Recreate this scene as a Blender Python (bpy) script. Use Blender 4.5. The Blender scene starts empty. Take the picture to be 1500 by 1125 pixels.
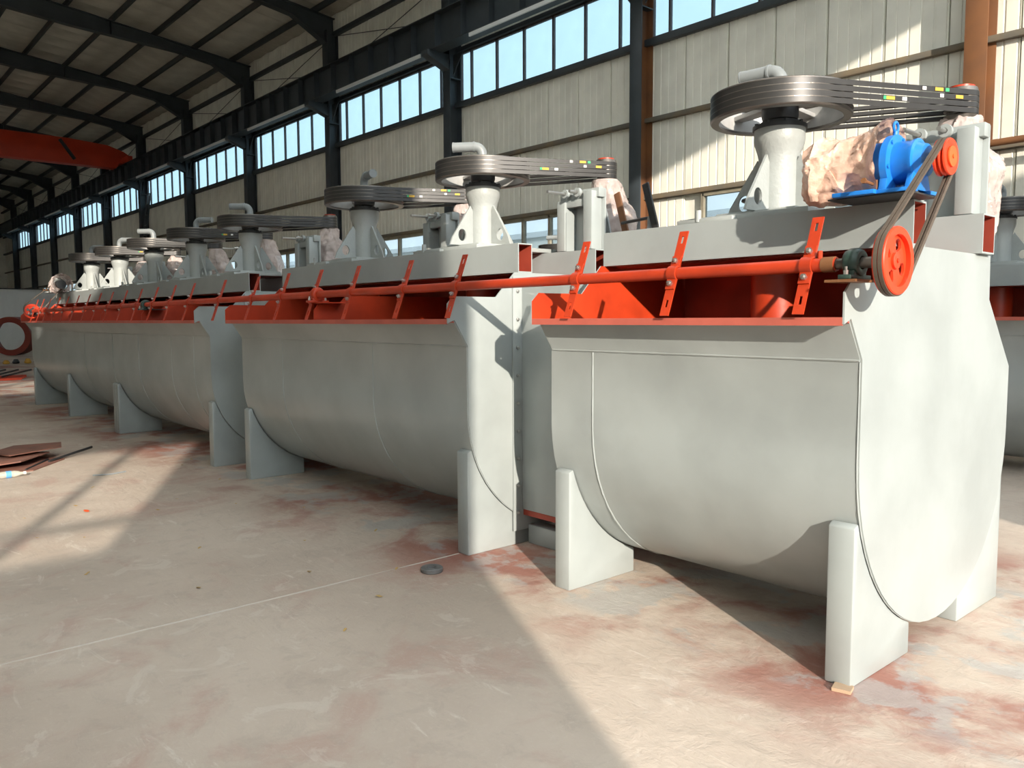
import bpy, bmesh, math, random
from mathutils import Vector, Matrix, noise
random.seed(7)
PI = math.pi
scn = bpy.context.scene
C = scn.collection

# ------------------------------------------------------------------ camera, world, sun, exposure
YAW, PITCH, ROLL, FPX = 0.851, -0.080, -0.004, 1186.0
f0 = Vector((-math.sin(YAW)*math.cos(PITCH), math.cos(YAW)*math.cos(PITCH), math.sin(PITCH)))
r0 = Vector((math.cos(YAW), math.sin(YAW), 0.0)); u0 = r0.cross(f0)
rr = r0*math.cos(ROLL) + u0*math.sin(ROLL); uu = -r0*math.sin(ROLL) + u0*math.cos(ROLL)
cam = bpy.data.cameras.new('camera'); cam_o = bpy.data.objects.new('camera', cam); C.objects.link(cam_o)
cam.sensor_width = 36.0; cam.lens = FPX/1500.0*36.0; cam.clip_start = 0.05; cam.clip_end = 400
cam_o.matrix_world = Matrix(((rr.x, uu.x, -f0.x, 0), (rr.y, uu.y, -f0.y, 0), (rr.z, uu.z, -f0.z, 1.5), (0, 0, 0, 1)))
scn.camera = cam_o

world = bpy.data.worlds.new('sky'); scn.world = world; world.use_nodes = True
bg = world.node_tree.nodes['Background']
bg.inputs['Color'].default_value = (0.84, 0.93, 1.0, 1); bg.inputs['Strength'].default_value = 4.0

SUN_DIR = Vector((-0.76, 0.38, -0.245)).normalized()
sun = bpy.data.lights.new('sun', 'SUN'); sun.energy = 6.6; sun.angle = math.radians(0.6); sun.color = (1.0, 0.89, 0.76)
sun_o = bpy.data.objects.new('sun', sun); C.objects.link(sun_o)
sun_o.rotation_euler = SUN_DIR.to_track_quat('-Z', 'Y').to_euler(); sun_o.location = (10, -8, 12)

vs = scn.view_settings
scn.display_settings.display_device = 'sRGB'
vs.view_transform = 'Standard'; vs.look = 'None'; vs.gamma = 1.0; vs.use_curve_mapping = False
vs.exposure = 0.2
scn.cycles.use_denoising = True
scn.cycles.max_bounces = 10; scn.cycles.diffuse_bounces = 6; scn.cycles.transparent_max_bounces = 12
scn.cycles.sample_clamp_indirect = 6.0
scn.cycles.caustics_reflective = False; scn.cycles.caustics_refractive = False

# ------------------------------------------------------------------ materials
MATS = {}
def srgb(r, g, b):
    f = lambda c: (c/255/12.92) if c/255 <= 0.04045 else ((c/255+0.055)/1.055)**2.4
    return (f(r), f(g), f(b), 1)
def mat(name, col, rough=0.5, metal=0.0, var=0.0, scale=6.0, bump=0.0, bscale=60.0, spec=0.5, col2=None, alpha=1.0):
    m = bpy.data.materials.new(name); m.use_nodes = True
    nt = m.node_tree; N = nt.nodes; L = nt.links
    b = N['Principled BSDF']
    b.inputs['Base Color'].default_value = col; b.inputs['Roughness'].default_value = rough
    b.inputs['Metallic'].default_value = metal; b.inputs['Specular IOR Level'].default_value = spec
    b.inputs['Alpha'].default_value = alpha
    tc = N.new('ShaderNodeTexCoord')
    if var > 0 or col2:
        n = N.new('ShaderNodeTexNoise'); n.inputs['Scale'].default_value = scale; n.inputs['Detail'].default_value = 6
        L.new(tc.outputs['Object'], n.inputs['Vector'])
        mx = N.new('ShaderNodeMix'); mx.data_type = 'RGBA'
        c2 = col2 or tuple(max(0, c*(1-var)) for c in col[:3])+(1,)
        mx.inputs[6].default_value = col; mx.inputs[7].default_value = c2
        rp = N.new('ShaderNodeMapRange'); rp.inputs[1].default_value = 0.38; rp.inputs[2].default_value = 0.66
        L.new(n.outputs['Fac'], rp.inputs[0]); L.new(rp.outputs[0], mx.inputs[0])
        L.new(mx.outputs[2], b.inputs['Base Color'])
    if bump > 0:
        n2 = N.new('ShaderNodeTexNoise'); n2.inputs['Scale'].default_value = bscale; n2.inputs['Detail'].default_value = 4
        L.new(tc.outputs['Object'], n2.inputs['Vector'])
        bp = N.new('ShaderNodeBump'); bp.inputs['Strength'].default_value = bump; bp.inputs['Distance'].default_value = 0.01
        L.new(n2.outputs['Fac'], bp.inputs['Height']); L.new(bp.outputs[0], b.inputs['Normal'])
    MATS[name] = m
    return m
GREY = mat('grey_paint', (0.348, 0.383, 0.380, 1), 0.30, 0, 0.16, 2.2, 0.12, 9.0)
GREYD = mat('grey_cast_paint', (0.36, 0.385, 0.375, 1), 0.42, 0, 0.12, 5.0, 0.25, 45.0)
RED = mat('red_paint', (0.48, 0.043, 0.011, 1), 0.42, 0, 0.25, 5.0, 0.1, 20)
REDB = mat('bright_red_paint', (0.78, 0.055, 0.015, 1), 0.4, 0, 0.1, 6.0)
PRIMER = mat('red_primer', (0.36, 0.055, 0.03, 1), 0.6, 0, 0.35, 4.0, 0.1, 20)
LIPRED = mat('lip_red_paint', (0.50, 0.12, 0.085, 1), 0.5, 0, 0.2, 5.0)
BELT = mat('black_rubber', (0.022, 0.021, 0.020, 1), 0.42, 0, 0.2, 20)
BELTB = mat('worn_rubber', (0.10, 0.075, 0.055, 1), 0.6, 0, 0.2, 20)
IRON = mat('machined_iron', (0.16, 0.145, 0.13, 1), 0.35, 0.7, 0.3, 8, 0.1, 80)
DARK = mat('dark_cast_iron', (0.035, 0.037, 0.04, 1), 0.45, 0.2, 0.2, 20)
STEEL = mat('bright_steel', (0.55, 0.54, 0.52, 1), 0.3, 0.9)
PIPE = mat('grey_pipe', (0.22, 0.24, 0.245, 1), 0.4, 0, 0.1, 10)
BLUE = mat('blue_paint', (0.015, 0.19, 0.62, 1), 0.35, 0, 0.1, 10)
YEL = mat('yellow_print', (0.55, 0.34, 0.03, 1), 0.6)
SILVER = mat('grey_wheel_paint', (0.42, 0.42, 0.41, 1), 0.4, 0.1, 0.2, 8)
GRN = mat('green_print', (0.03, 0.36, 0.14, 1), 0.6)
WHT = mat('white_print', (0.7, 0.7, 0.68, 1), 0.6)
COLM = mat('dark_steel_paint', (0.040, 0.050, 0.058, 1), 0.5, 0, 0.25, 2.0)
RUST = mat('rusty_steel', (0.20, 0.085, 0.032, 1), 0.6, 0, 0, 1.5, 0, 60, 0.4, (0.13, 0.06, 0.03, 1))
ROOF = mat('roof_insulation', (0.62, 0.61, 0.54, 1), 0.7, 0, 0.35, 0.8, 0.6, 3.0)
WALLM = mat('cream_wall_sheet', (0.82, 0.81, 0.72, 1), 0.55, 0, 0.16, 1.2)
GIRT = mat('girt_steel', (0.115, 0.105, 0.085, 1), 0.6, 0, 0.0, 3, 0, 60, 0.4, (0.17, 0.13, 0.08, 1))
FRAMEM = mat('window_frame_metal', (0.30, 0.27, 0.20, 1), 0.5, 0, 0.3, 5)
FRAMED = mat('upper_frame_metal', (0.09, 0.07, 0.07, 1), 0.5, 0, 0.3, 5)
CRANE = mat('crane_red_paint', (0.60, 0.05, 0.015, 1), 0.5, 0, 0.2, 1.0)
WHITE = mat('white_sheet', (0.80, 0.83, 0.83, 1), 0.5, 0, 0.08, 1.0)
BLUEG = mat('navy_paint', (0.03, 0.06, 0.12, 1), 0.5)
BROWN = mat('rusted_plate', (0.20, 0.10, 0.075, 1), 0.65, 0, 0, 4, 0.2, 30, 0.4, (0.30, 0.13, 0.09, 1))
LEAF = mat('dry_leaf', (0.55, 0.36, 0.12, 1), 0.7, 0, 0.3, 30)
OCHRE = mat('ochre_paint', (0.5, 0.28, 0.04, 1), 0.6)
ORANGE = mat('hot_red_paint', (0.8, 0.11, 0.02, 1), 0.5)
CARD = mat('scrap_card', (0.42, 0.30, 0.20, 1), 0.8)

def pane_mat(name, tint, frost):
    m = bpy.data.materials.new(name); m.use_nodes = True
    nt = m.node_tree; N = nt.nodes; L = nt.links; N.clear()
    out = N.new('ShaderNodeOutputMaterial'); mx = N.new('ShaderNodeMixShader')
    tr = N.new('ShaderNodeBsdfTransparent'); df = N.new('ShaderNodeBsdfTranslucent')
    tc = N.new('ShaderNodeTexCoord'); n = N.new('ShaderNodeTexNoise'); n.inputs['Scale'].default_value = 1.3
    cm = N.new('ShaderNodeMix'); cm.data_type = 'RGBA'
    cm.inputs[6].default_value = tint; cm.inputs[7].default_value = tuple(c*0.88 for c in tint[:3])+(1,)
    L.new(tc.outputs['Object'], n.inputs['Vector']); L.new(n.outputs['Fac'], cm.inputs[0])
    L.new(cm.outputs[2], tr.inputs['Color']); df.inputs['Color'].default_value = (0.5, 0.55, 0.56, 1)
    mx.inputs[0].default_value = frost
    L.new(tr.outputs[0], mx.inputs[1]); L.new(df.outputs[0], mx.inputs[2]); L.new(mx.outputs[0], out.inputs['Surface'])
    return m
GLASS = pane_mat('dusty_pane', (0.42, 0.505, 0.54, 1), 0.08)
GLASSL = pane_mat('clear_dusty_pane', (0.46, 0.50, 0.51, 1), 0.08)

FILLM = bpy.data.materials.new('added_fill_sheet'); FILLM.use_nodes = True  # for roof sheets added out of frame as fill light
_n = FILLM.node_tree.nodes; _n.clear(); _o = _n.new('ShaderNodeOutputMaterial'); _t = _n.new('ShaderNodeBsdfTranslucent')
_t.inputs['Color'].default_value = (0.70, 0.69, 0.65, 1); FILLM.node_tree.links.new(_t.outputs[0], _o.inputs['Surface'])

def plastic_mat(name, col, alpha, bs, rough=0.22):
    m = mat(name, col, rough, 0, 0.25, 9.0, 0, 60, 0.6, None, alpha)
    nt = m.node_tree; N = nt.nodes; L = nt.links; b = N['Principled BSDF']
    tc = N.new('ShaderNodeTexCoord')
    v = N.new('ShaderNodeTexVoronoi'); v.inputs['Scale'].default_value = bs
    bp = N.new('ShaderNodeBump'); bp.inputs['Strength'].default_value = 0.18 if bs > 60 else 0.5; bp.inputs['Distance'].default_value = 0.006 if bs > 60 else 0.01
    L.new(tc.outputs['Object'], v.inputs['Vector']); L.new(v.outputs['Distance'], bp.inputs['Height']); L.new(bp.outputs[0], b.inputs['Normal'])
    return m
WRAP = plastic_mat('pink_plastic_wrap', (0.72, 0.60, 0.56, 1), 0.62, 30, 0.14)
BUBBLE = plastic_mat('bubble_wrap', (0.78, 0.52, 0.40, 1), 0.95, 110)

def floor_mat():
    m = bpy.data.materials.new('concrete_floor'); m.use_nodes = True
    nt = m.node_tree; N = nt.nodes; L = nt.links; b = N['Principled BSDF']
    tc = N.new('ShaderNodeTexCoord')
    def noise_(sc, det=8, rough=0.6, vec=None, dist=0.0):
        n = N.new('ShaderNodeTexNoise'); n.inputs['Scale'].default_value = sc; n.inputs['Detail'].default_value = det
        n.inputs['Roughness'].default_value = rough; n.inputs['Distortion'].default_value = dist
        L.new(vec or tc.outputs['Object'], n.inputs['Vector']); return n.outputs['Fac']
    def rng(v, a, c, lo=0.0, hi=1.0):
        r = N.new('ShaderNodeMapRange'); r.interpolation_type = 'SMOOTHSTEP'
        r.inputs[1].default_value = a; r.inputs[2].default_value = c; r.inputs[3].default_value = lo; r.inputs[4].default_value = hi
        L.new(v, r.inputs[0]); return r.outputs[0]
    def mul(a, c):
        q = N.new('ShaderNodeMath'); q.operation = 'MULTIPLY'
        if isinstance(a, float): q.inputs[0].default_value = a
        else: L.new(a, q.inputs[0])
        if isinstance(c, float): q.inputs[1].default_value = c
        else: L.new(c, q.inputs[1])
        return q.outputs[0]
    def mix(fac, a, c):
        q = N.new('ShaderNodeMix'); q.data_type = 'RGBA'
        L.new(fac, q.inputs[0])
        for v, k in ((a, 6), (c, 7)):
            if isinstance(v, tuple): q.inputs[k].default_value = v
            else: L.new(v, q.inputs[k])
        return q.outputs[2]
    sep = N.new('ShaderNodeSeparateXYZ'); L.new(tc.outputs['Object'], sep.inputs[0])
    base = mix(rng(noise_(0.7), 0.35, 0.65), (0.60, 0.505, 0.42, 1), (0.51, 0.42, 0.345, 1))
    base = mix(mul(rng(noise_(1.6, 9, 0.65, None, 0.6), 0.50, 0.66), 0.55), base, (0.47, 0.30, 0.245, 1))
    # trowel streaks and pale worn skin of the slab
    mp = N.new('ShaderNodeMapping'); mp.inputs['Rotation'].default_value = (0, 0, 0.5); mp.inputs['Scale'].default_value = (2.0, 9.0, 1.0)
    L.new(tc.outputs['Object'], mp.inputs['Vector'])
    st = noise_(1.0, 8, 0.7, mp.outputs[0], 0.8)
    base = mix(mul(rng(st, 0.60, 0.70), 0.55), base, (0.74, 0.67, 0.59, 1))
    mid = noise_(6.5, 9, 0.72, None, 0.5)
    base = mix(mul(rng(mid, 0.50, 0.64), 0.30), base, (0.40, 0.335, 0.28, 1))
    base = mix(mul(rng(noise_(3.1, 10, 0.7, None, 1.2), 0.57, 0.63), 0.35), base, (0.70, 0.63, 0.55, 1))
    fine = noise_(38.0, 5, 0.7)
    base = mix(mul(rng(fine, 0.52, 0.75), 0.25), base, (0.70, 0.63, 0.55, 1))
    # red overspray along the tanks
    yb = mul(rng(sep.outputs[1], 2.35, 3.1), rng(sep.outputs[1], 6.2, 5.0))
    red = mul(yb, rng(noise_(1.1, 8, 0.62, None, 0.4), 0.44, 0.60))
    base = mix(mul(red, 0.75), base, (0.29, 0.075, 0.05, 1))
    gr = mul(mul(rng(sep.outputs[1], 2.9, 3.05), rng(sep.outputs[1], 5.0, 4.85)), rng(noise_(2.3, 6, 0.6), 0.50, 0.56))
    base = mix(mul(gr, 0.55), base, (0.40, 0.42, 0.41, 1))
    L.new(base, b.inputs['Base Color'])
    b.inputs['Roughness'].default_value = 0.62; b.inputs['Specular IOR Level'].default_value = 0.35
    ad = N.new('ShaderNodeMath'); ad.operation = 'ADD'; L.new(mul(mid, 1.6), ad.inputs[0]); L.new(st, ad.inputs[1])
    bp = N.new('ShaderNodeBump'); bp.inputs['Strength'].default_value = 0.55; bp.inputs['Distance'].default_value = 0.012
    L.new(ad.outputs[0], bp.inputs['Height']); L.new(bp.outputs[0], b.inputs['Normal'])
    return m
FLOORM = floor_mat()

# ------------------------------------------------------------------ mesh helpers
class MB:
    def __init__(s): s.v = []; s.f = []; s.m = []
    def add(s, vs, fs, mi=0):
        n = len(s.v); s.v += [tuple(p) for p in vs]
        for k, f in enumerate(fs):
            s.f.append(tuple(n+i for i in f)); s.m.append(mi[k] if isinstance(mi, list) else mi)
        return s
    def box(s, x0, x1, y0, y1, z0, z1, mi=0):
        v = [(x, y, z) for z in (z0, z1) for y in (y0, y1) for x in (x0, x1)]
        return s.add(v, [(0, 2, 3, 1), (4, 5, 7, 6), (0, 1, 5, 4), (2, 6, 7, 3), (0, 4, 6, 2), (1, 3, 7, 5)], mi)
    def obox(s, c, ax, ay, az, mi=0):
        # oriented box: centre and three half-extent vectors
        c, ax, ay, az = Vector(c), Vector(ax), Vector(ay), Vector(az)
        v = [c+ax*i+ay*j+az*k for k in (-1, 1) for j in (-1, 1) for i in (-1, 1)]
        return s.add(v, [(0, 2, 3, 1), (4, 5, 7, 6), (0, 1, 5, 4), (2, 6, 7, 3), (0, 4, 6, 2), (1, 3, 7, 5)], mi)
    def prism(s, poly, axis, a, b, mi=0, cap0=None, cap1=None):
        # poly in the two remaining axes (order: x: (y,z), y: (x,z), z: (x,y))
        def P(p, t):
            return (t, p[0], p[1]) if axis == 'x' else (p[0], t, p[1]) if axis == 'y' else (p[0], p[1], t)
        n = len(poly); v = [P(p, a) for p in poly]+[P(p, b) for p in poly]
        fs = [tuple(range(n-1, -1, -1)), tuple(range(n, 2*n))]+[(i, (i+1) % n, n+(i+1) % n, n+i) for i in range(n)]
        return s.add(v, fs, [mi if cap0 is None else cap0, mi if cap1 is None else cap1]+[mi]*n)
    def tube(s, pts, r, n=12, mi=0, caps=True, closed=False):
        pts = [Vector(p) for p in pts]; k = len(pts); up = None; rings = []
        for i, p in enumerate(pts):
            if closed: t = pts[(i+1) % k]-pts[i-1]
            else: t = pts[min(i+1, k-1)]-pts[max(i-1, 0)]
            t.normalize()
            if up is None:
                up = Vector((0, 0, 1)) if abs(t.z) < 0.9 else Vector((1, 0, 0))
            sx = t.cross(up); sx.normalize(); up = sx.cross(t); up.normalize()
            rad = r[i] if isinstance(r, (list, tuple)) else r
            rings.append([p+(sx*math.cos(2*PI*j/n)+up*math.sin(2*PI*j/n))*rad for j in range(n)])
        v = [q for ring in rings for q in ring]; fs = []
        for i in range(k if closed else k-1):
            for j in range(n):
                a = i*n; c = ((i+1) % k)*n
                fs.append((a+j, a+(j+1) % n, c+(j+1) % n, c+j))
        if caps and not closed:
            fs.append(tuple(range(n-1, -1, -1))); fs.append(tuple((k-1)*n+j for j in range(n)))
        return s.add(v, fs, mi)
    def cyl(s, p, q, r, n=16, mi=0): return s.tube([p, q], r, n, mi)
    def lathe(s, prof, c=(0, 0, 0), axis='z', n=32, mi=0, closed=False):
        # prof: (radius, height) pairs
        c = Vector(c); v = []; k = len(prof)
        for (r, h) in prof:
            for j in range(n):
                a = 2*PI*j/n; x, y = r*math.cos(a), r*math.sin(a)
                v.append(c+(Vector((x, y, h)) if axis == 'z' else Vector((h, x, y)) if axis == 'x' else Vector((y, h, x))))
        fs = []
        for i in range(k if closed else k-1):
            for j in range(n):
                a = i*n; b = ((i+1) % k)*n
                fs.append((a+j, a+(j+1) % n, b+(j+1) % n, b+j))
        if not closed:
            if prof[0][0] > 1e-5: fs.append(tuple(range(n-1, -1, -1)))
            if prof[-1][0] > 1e-5: fs.append(tuple((k-1)*n+j for j in range(n)))
        return s.add(v, fs, mi)
    def plate_hole(s, outer, hole, axis, a, b, mi=0):
        # plate with one hole: outer and hole polygons need the same number of points
        def P(p, t):
            return (t, p[0], p[1]) if axis == 'x' else (p[0], t, p[1]) if axis == 'y' else (p[0], p[1], t)
        n = len(outer); v = [P(p, a) for p in outer]+[P(p, a) for p in hole]+[P(p, b) for p in outer]+[P(p, b) for p in hole]
        fs = []
        for i in range(n):
            j = (i+1) % n
            fs += [(i, n+i, n+j, j), (2*n+i, 2*n+j, 3*n+j, 3*n+i), (i, j, 2*n+j, 2*n+i), (n+i, 3*n+i, 3*n+j, n+j)]
        return s.add(v, fs, mi)
    def build(s, name, mats, parent=None, bevel=0.0, smooth=35.0, seg=2):
        me = bpy.data.meshes.new(name); me.from_pydata(s.v, [], s.f)
        for m in (mats if isinstance(mats, (list, tuple)) else [mats]): me.materials.append(m)
        for p, mi in zip(me.polygons, s.m): p.material_index = mi
        bm = bmesh.new(); bm.from_mesh(me)
        bmesh.ops.remove_doubles(bm, verts=bm.verts, dist=1e-6)
        bmesh.ops.recalc_face_normals(bm, faces=bm.faces)
        if bevel > 0:
            es = [e for e in bm.edges if len(e.link_faces) == 2 and e.calc_face_angle(0) > math.radians(40)]
            bmesh.ops.bevel(bm, geom=es, offset=bevel, segments=seg, profile=0.5, affect='EDGES', clamp_overlap=True)
        bm.to_mesh(me); bm.free()
        me.shade_smooth(); me.set_sharp_from_angle(angle=math.radians(smooth))
        o = bpy.data.objects.new(name, me); C.objects.link(o)
        if parent is not None: o.parent = parent
        return o

def tag(o, label=None, cat=None, group=None, kind=None):
    if label: o['label'] = label
    if cat: o['category'] = cat
    if group: o['group'] = group
    if kind: o['kind'] = kind
    return o
def thing(name, label, cat, loc=(0, 0, 0), group=None):
    o = bpy.data.objects.new(name, None); C.objects.link(o); o.location = loc; o.empty_display_size = 0.1
    return tag(o, label, cat, group)
def dup(root, loc, label=None, skip=None):
    r = root.copy(); C.objects.link(r); r.location = loc
    if label: r['label'] = label
    for ch in list(root.children):
        c = ch.copy(); C.objects.link(c); c.parent = r
        for g in ch.children:
            if skip and g.name.startswith(skip): continue
            d = g.copy(); C.objects.link(d); d.parent = c
    return r
def share(o, parent=None, loc=None):
    c = o.copy(); C.objects.link(c)
    if parent is not None: c.parent = parent
    if loc is not None: c.location = loc
    return c
def arc(cy, cz, r, a0, a1, n):
    return [(cy+r*math.cos(a0+(a1-a0)*i/n), cz+r*math.sin(a0+(a1-a0)*i/n)) for i in range(n+1)]
ORD = ['first', 'second', 'third', 'fourth', 'fifth', 'sixth', 'seventh', 'eighth', 'ninth', 'tenth', 'eleventh', 'twelfth', 'thirteenth']

# ------------------------------------------------------------------ the hall
XN, XF, YW, YL = 4.0, -78.0, 13.0, -11.0
CX = [-4.5-6.18*k for k in range(12)]          # column lines

fl = MB().box(XF, XN, YL, YW+0.1, -0.2, 0.0).build('floor', FLOORM); tag(fl, 'pinkish grey worn concrete workshop floor', None, None, 'structure')
g = MB(); pts_l = []; pts_r = []
for i in range(60):
    y = -6+9.1*i/59
    w = 0.005+0.005*noise.noise((y*4, 0, 0)); x = -4.06+0.012*noise.noise((y*2.2, 3, 0))
    pts_l.append((x-w, y)); pts_r.append((x+w, y))
for i in range(59):
    a, b, c, d = pts_l[i], pts_r[i], pts_r[i+1], pts_l[i+1]
    g.add([(a[0], a[1], 0.0), (b[0], b[1], 0.0), (c[0], c[1], 0.0), (d[0], d[1], 0.0), (-4.06, a[1], 0.004), (-4.06, c[1], 0.004)], [(0, 4, 5, 3), (4, 1, 2, 5)])
g.build('floor_joint', mat('joint_mortar', (0.52, 0.46, 0.40, 1), 0.8), fl)
gd = MB().box(XN, 60, -60, 60, -0.25, -0.03).build('ground', mat('yard_concrete', (0.30, 0.27, 0.23, 1), 0.8, 0, 0.2, 0.5)); tag(gd, 'pale concrete yard outside the open doorway', None, None, 'structure')
gb = MB().box(XF, XN, YW+0.3, 60, -0.25, -0.03).build('ground', MATS['yard_concrete']); tag(gb, 'pale concrete yard behind the window wall', None, None, 'structure')

# rear (window) wall: core with openings, ribbed sheets as parts
LOWW = []                                            # lower window spans per bay
for k in range(11):
    a, b = CX[k+1]+0.18, CX[k]-0.18                    # clear bay
    LOWW.append((CX[k+1]+1.38, CX[k+1]+1.38+3.3))
UZ0, UZ1, LZ0, LZ1 = 7.0, 8.24, 2.55, 3.86
core = MB()
core.box(XF, XN, YW+0.06, YW+0.12, 0, LZ0); core.box(XF, XN, YW+0.06, YW+0.12, LZ1, UZ0); core.box(XF, XN, YW+0.06, YW+0.12, UZ1, 11.1)
edges = [XN]
for (a, b) in LOWW: edges += [b, a]
edges.append(XF)
for i in range(0, len(edges)-1, 2): core.box(edges[i+1], edges[i], YW+0.06, YW+0.12, LZ0, LZ1)
core.box(XF, CX[11], YW+0.06, YW+0.12, UZ0, UZ1); core.box(CX[0]+0.2, CX[0]+2.0, YW+0.06, YW+0.12, UZ0, UZ1)
wr = core.build('wall_right', WALLM); tag(wr, 'long cream corrugated window wall of the hall', None, None, 'structure')
def sheet(z0, z1, w=0.95):
    prof = []; nrib = 5
    for i in range(nrib):
        x = 0.012+(w-0.024)*i/nrib; d = (w-0.024)/nrib
        prof += [(x, 0.0), (x+d*0.80, 0.0), (x+d*0.85, 0.014), (x+d*0.95, 0.014)]
    prof.append((w-0.012, 0.0))
    m = MB(); n = len(prof)
    v = [(x, y_, z0) for x, y_ in prof]+[(x, y_, z1) for x, y_ in prof]
    v += [(0.012, 0.05, z0), (w-0.012, 0.05, z0), (0.012, 0.05, z1), (w-0.012, 0.05, z1)]
    fs = [(i, i+1, n+i+1, n+i) for i in range(n-1)]
    fs += [(0, n, 2*n+2, 2*n), (n-1, 2*n+1, 2*n+3, 2*n-1)]
    m.add(v, fs); return m
protos = {}
def wall_sheet(x, z0, z1):
    key = (z0, z1)
    if key not in protos:
        protos[key] = sheet(z0, z1).build('wall_sheet', WALLM, wr, 0, 20); o = protos[key]
    else: o = share(protos[key], wr)
    o.location = (x, YW, 0)
x = -1.2
while x > -71:
    wall_sheet(x-0.95, 3.97, 6.88); wall_sheet(x-0.95, 8.30, 10.92)
    if not any(a-0.93 < x-0.95 < b-0.02 for a, b in LOWW): wall_sheet(x-0.95, 0.0, 3.86)
    x -= 0.95
for z, h, dpt, m in ((6.93, 0.13, 0.12, COLM), (5.43, 0.09, 0.10, GIRT), (3.92, 0.09, 0.10, GIRT), (8.29, 0.10, 0.10, COLM), (10.3, 0.12, 0.14, COLM)):
    MB().box(XF, XN-0.5, YW-dpt, YW+0.02, z-h/2, z+h/2).build('wall_girt', m, wr, 0.006)
MB().cyl((-8, YW-0.35, 3.30+0.62), (3, YW-0.35, 3.30+0.62), 0.05, 12).build('wall_pipe', RUST, wr)

# windows
pane_protos = {}
def pane(w, z0, z1, x, y, parent, m):
    key = (round(w, 3), z0, m.name)
    if key not in pane_protos:
        pane_protos[key] = MB().box(0, w, -0.003, 0.003, z0, z1).build('pane', m, parent); o = pane_protos[key]
    else: o = share(pane_protos[key], parent)
    o.location = (x, y, 0)
def bars(xs, z0, z1, w, y0, y1, extra=()):
    m = MB()
    for xx in xs: m.box(xx-w/2, xx+w/2, y0, y1, z0, z1)
    m.box(min(xs), max(xs), y0, y1, z0-0.02, z0+w); m.box(min(xs), max(xs), y0, y1, z1-w, z1+0.02)
    for z in extra: m.box(min(xs), max(xs), y0, y1, z-w/2, z+w/2)
    return m
wn = 0
for k in range(11):
    a, b = CX[k+1]+0.13, CX[k]-0.13
    xs = [a]+[CX[k+1]+0.13+0.41+0.98*i for i in range(6)]+[b]
    wn += 1
    w = bars(xs, UZ0, UZ1, 0.045, YW-0.02, YW+0.05).build('window_%d' % wn, FRAMED)
    tag(w, 'upper strip window in the %s bay from the right' % ORD[k], None, None, 'structure')
    for i in range(7): pane(xs[i+1]-xs[i], UZ0, UZ1, xs[i], YW+0.03, w, GLASS)
    a, b = LOWW[k]
    xs = [a, a+1.1, a+2.0, b]
    wn += 1
    w = bars(xs, LZ0, LZ1, 0.06, YW-0.05, YW+0.06).build('window_%d' % wn, FRAMEM)
    tag(w, 'lower framed window in the %s bay from the right' % ORD[k], None, None, 'structure')
    for i in range(3): pane(xs[i+1]-xs[i], LZ0, LZ1, xs[i], YW+0.02, w, GLASSL)

# columns
def column_proto(rusty, half=False):
    t = thing('steel_column', 'x', 'column', (0, 0, 0), 'steel columns along the window wall')
    ms = RUST if rusty else COLM
    y0, y1, w = 12.62, 12.98, 0.15
    MB().box(-w, w, y0, y0+0.018, 0, 8.12).build('front_flange', COLM if half else ms, t, 0.003)
    MB().box(-w, w, y1-0.018, y1, 0, 8.12).build('rear_flange', ms, t, 0.003)
    MB().box(-0.006, 0.006, y0+0.018, y1-0.018, 0, 8.12).build('web', ms, t)
    m = MB()
    m.box(-0.16, 0.16, 12.60, 12.615, 8.0, 10.35); m.box(-0.16, 0.16, 12.965, 12.98, 8.12, 10.35); m.box(-0.006, 0.006, 12.615, 12.965, 8.12, 10.35)
    m.build('upper_column', COLM, t, 0.003)
    MB().prism([(12.62, 7.75), (12.62, 8.12), (11.95, 8.12), (11.95, 8.0)], 'x', -0.13, 0.13).build('crane_bracket', COLM, t, 0.003)
    for s in (-1, 1):
        MB().prism([(s*0.15, 7.62), (s*0.15, 8.12), (s*0.55, 8.12)], 'y', 12.72, 12.74).build('knee_plate', COLM, t)
    MB().box(-0.15, 0.15, 12.63, 12.97, 7.55, 7.57).build('stiffener', COLM, t)
    MB().box(-0.25, 0.25, 12.5, 13.0, 0, 0.03).build('base_plate', ms, t)
    return t
cr = column_proto(True); ch_ = column_proto(True, True); cd = column_proto(False)
for k in range(12):
    lab = ('rust brown steel column on the far right' if k == 0 else 'half rusty steel column between the two nearest machines' if k == 1 else
           'dark steel column, %s from the right along the window wall' % ORD[k])
    if k == 0: cr.location = (CX[0], 0, 0); cr['label'] = lab
    elif k == 1: ch_.location = (CX[1], 0, 0); ch_['label'] = lab
    elif k == 2: cd.location = (CX[2], 0, 0); cd['label'] = lab
    else: dup(cd, (CX[k], 0, 0), lab)

# crane runway beam
t = thing('crane_runway_beam', 'long dark crane runway beam on the column brackets', 'beam', (0, 0, 0))
m = MB(); m.box(XF, XN-0.3, 12.02, 12.42, 8.12, 8.14); m.box(XF, XN-0.3, 12.02, 12.42, 8.93, 8.95); m.box(XF, XN-0.3, 12.21, 12.23, 8.14, 8.93)
m.build('girder', COLM, t)
MB().box(XF, XN-0.3, 12.18, 12.26, 8.95, 9.03).build('rail', IRON, t, 0.005)
sp = None
for k in range(11):
    if sp is None: sp = MB().box(0, 4.2, 12.0, 12.04, 8.02, 8.10).build('conductor_strip', mat('galvanised_strip', (0.66, 0.68, 0.68, 1), 0.5), t); o = sp
    else: o = share(sp, t)
    o.location = (CX[k+1]+1.7, 0, 0)
stp = None
for k in range(70):
    if stp is None: stp = MB().box(-0.005, 0.005, 12.04, 12.21, 8.14, 8.93).build('stiffener', COLM, t); o = stp
    else: o = share(stp, t)
    o.location = (XN-2-1.03*k, 0, 0)

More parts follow.
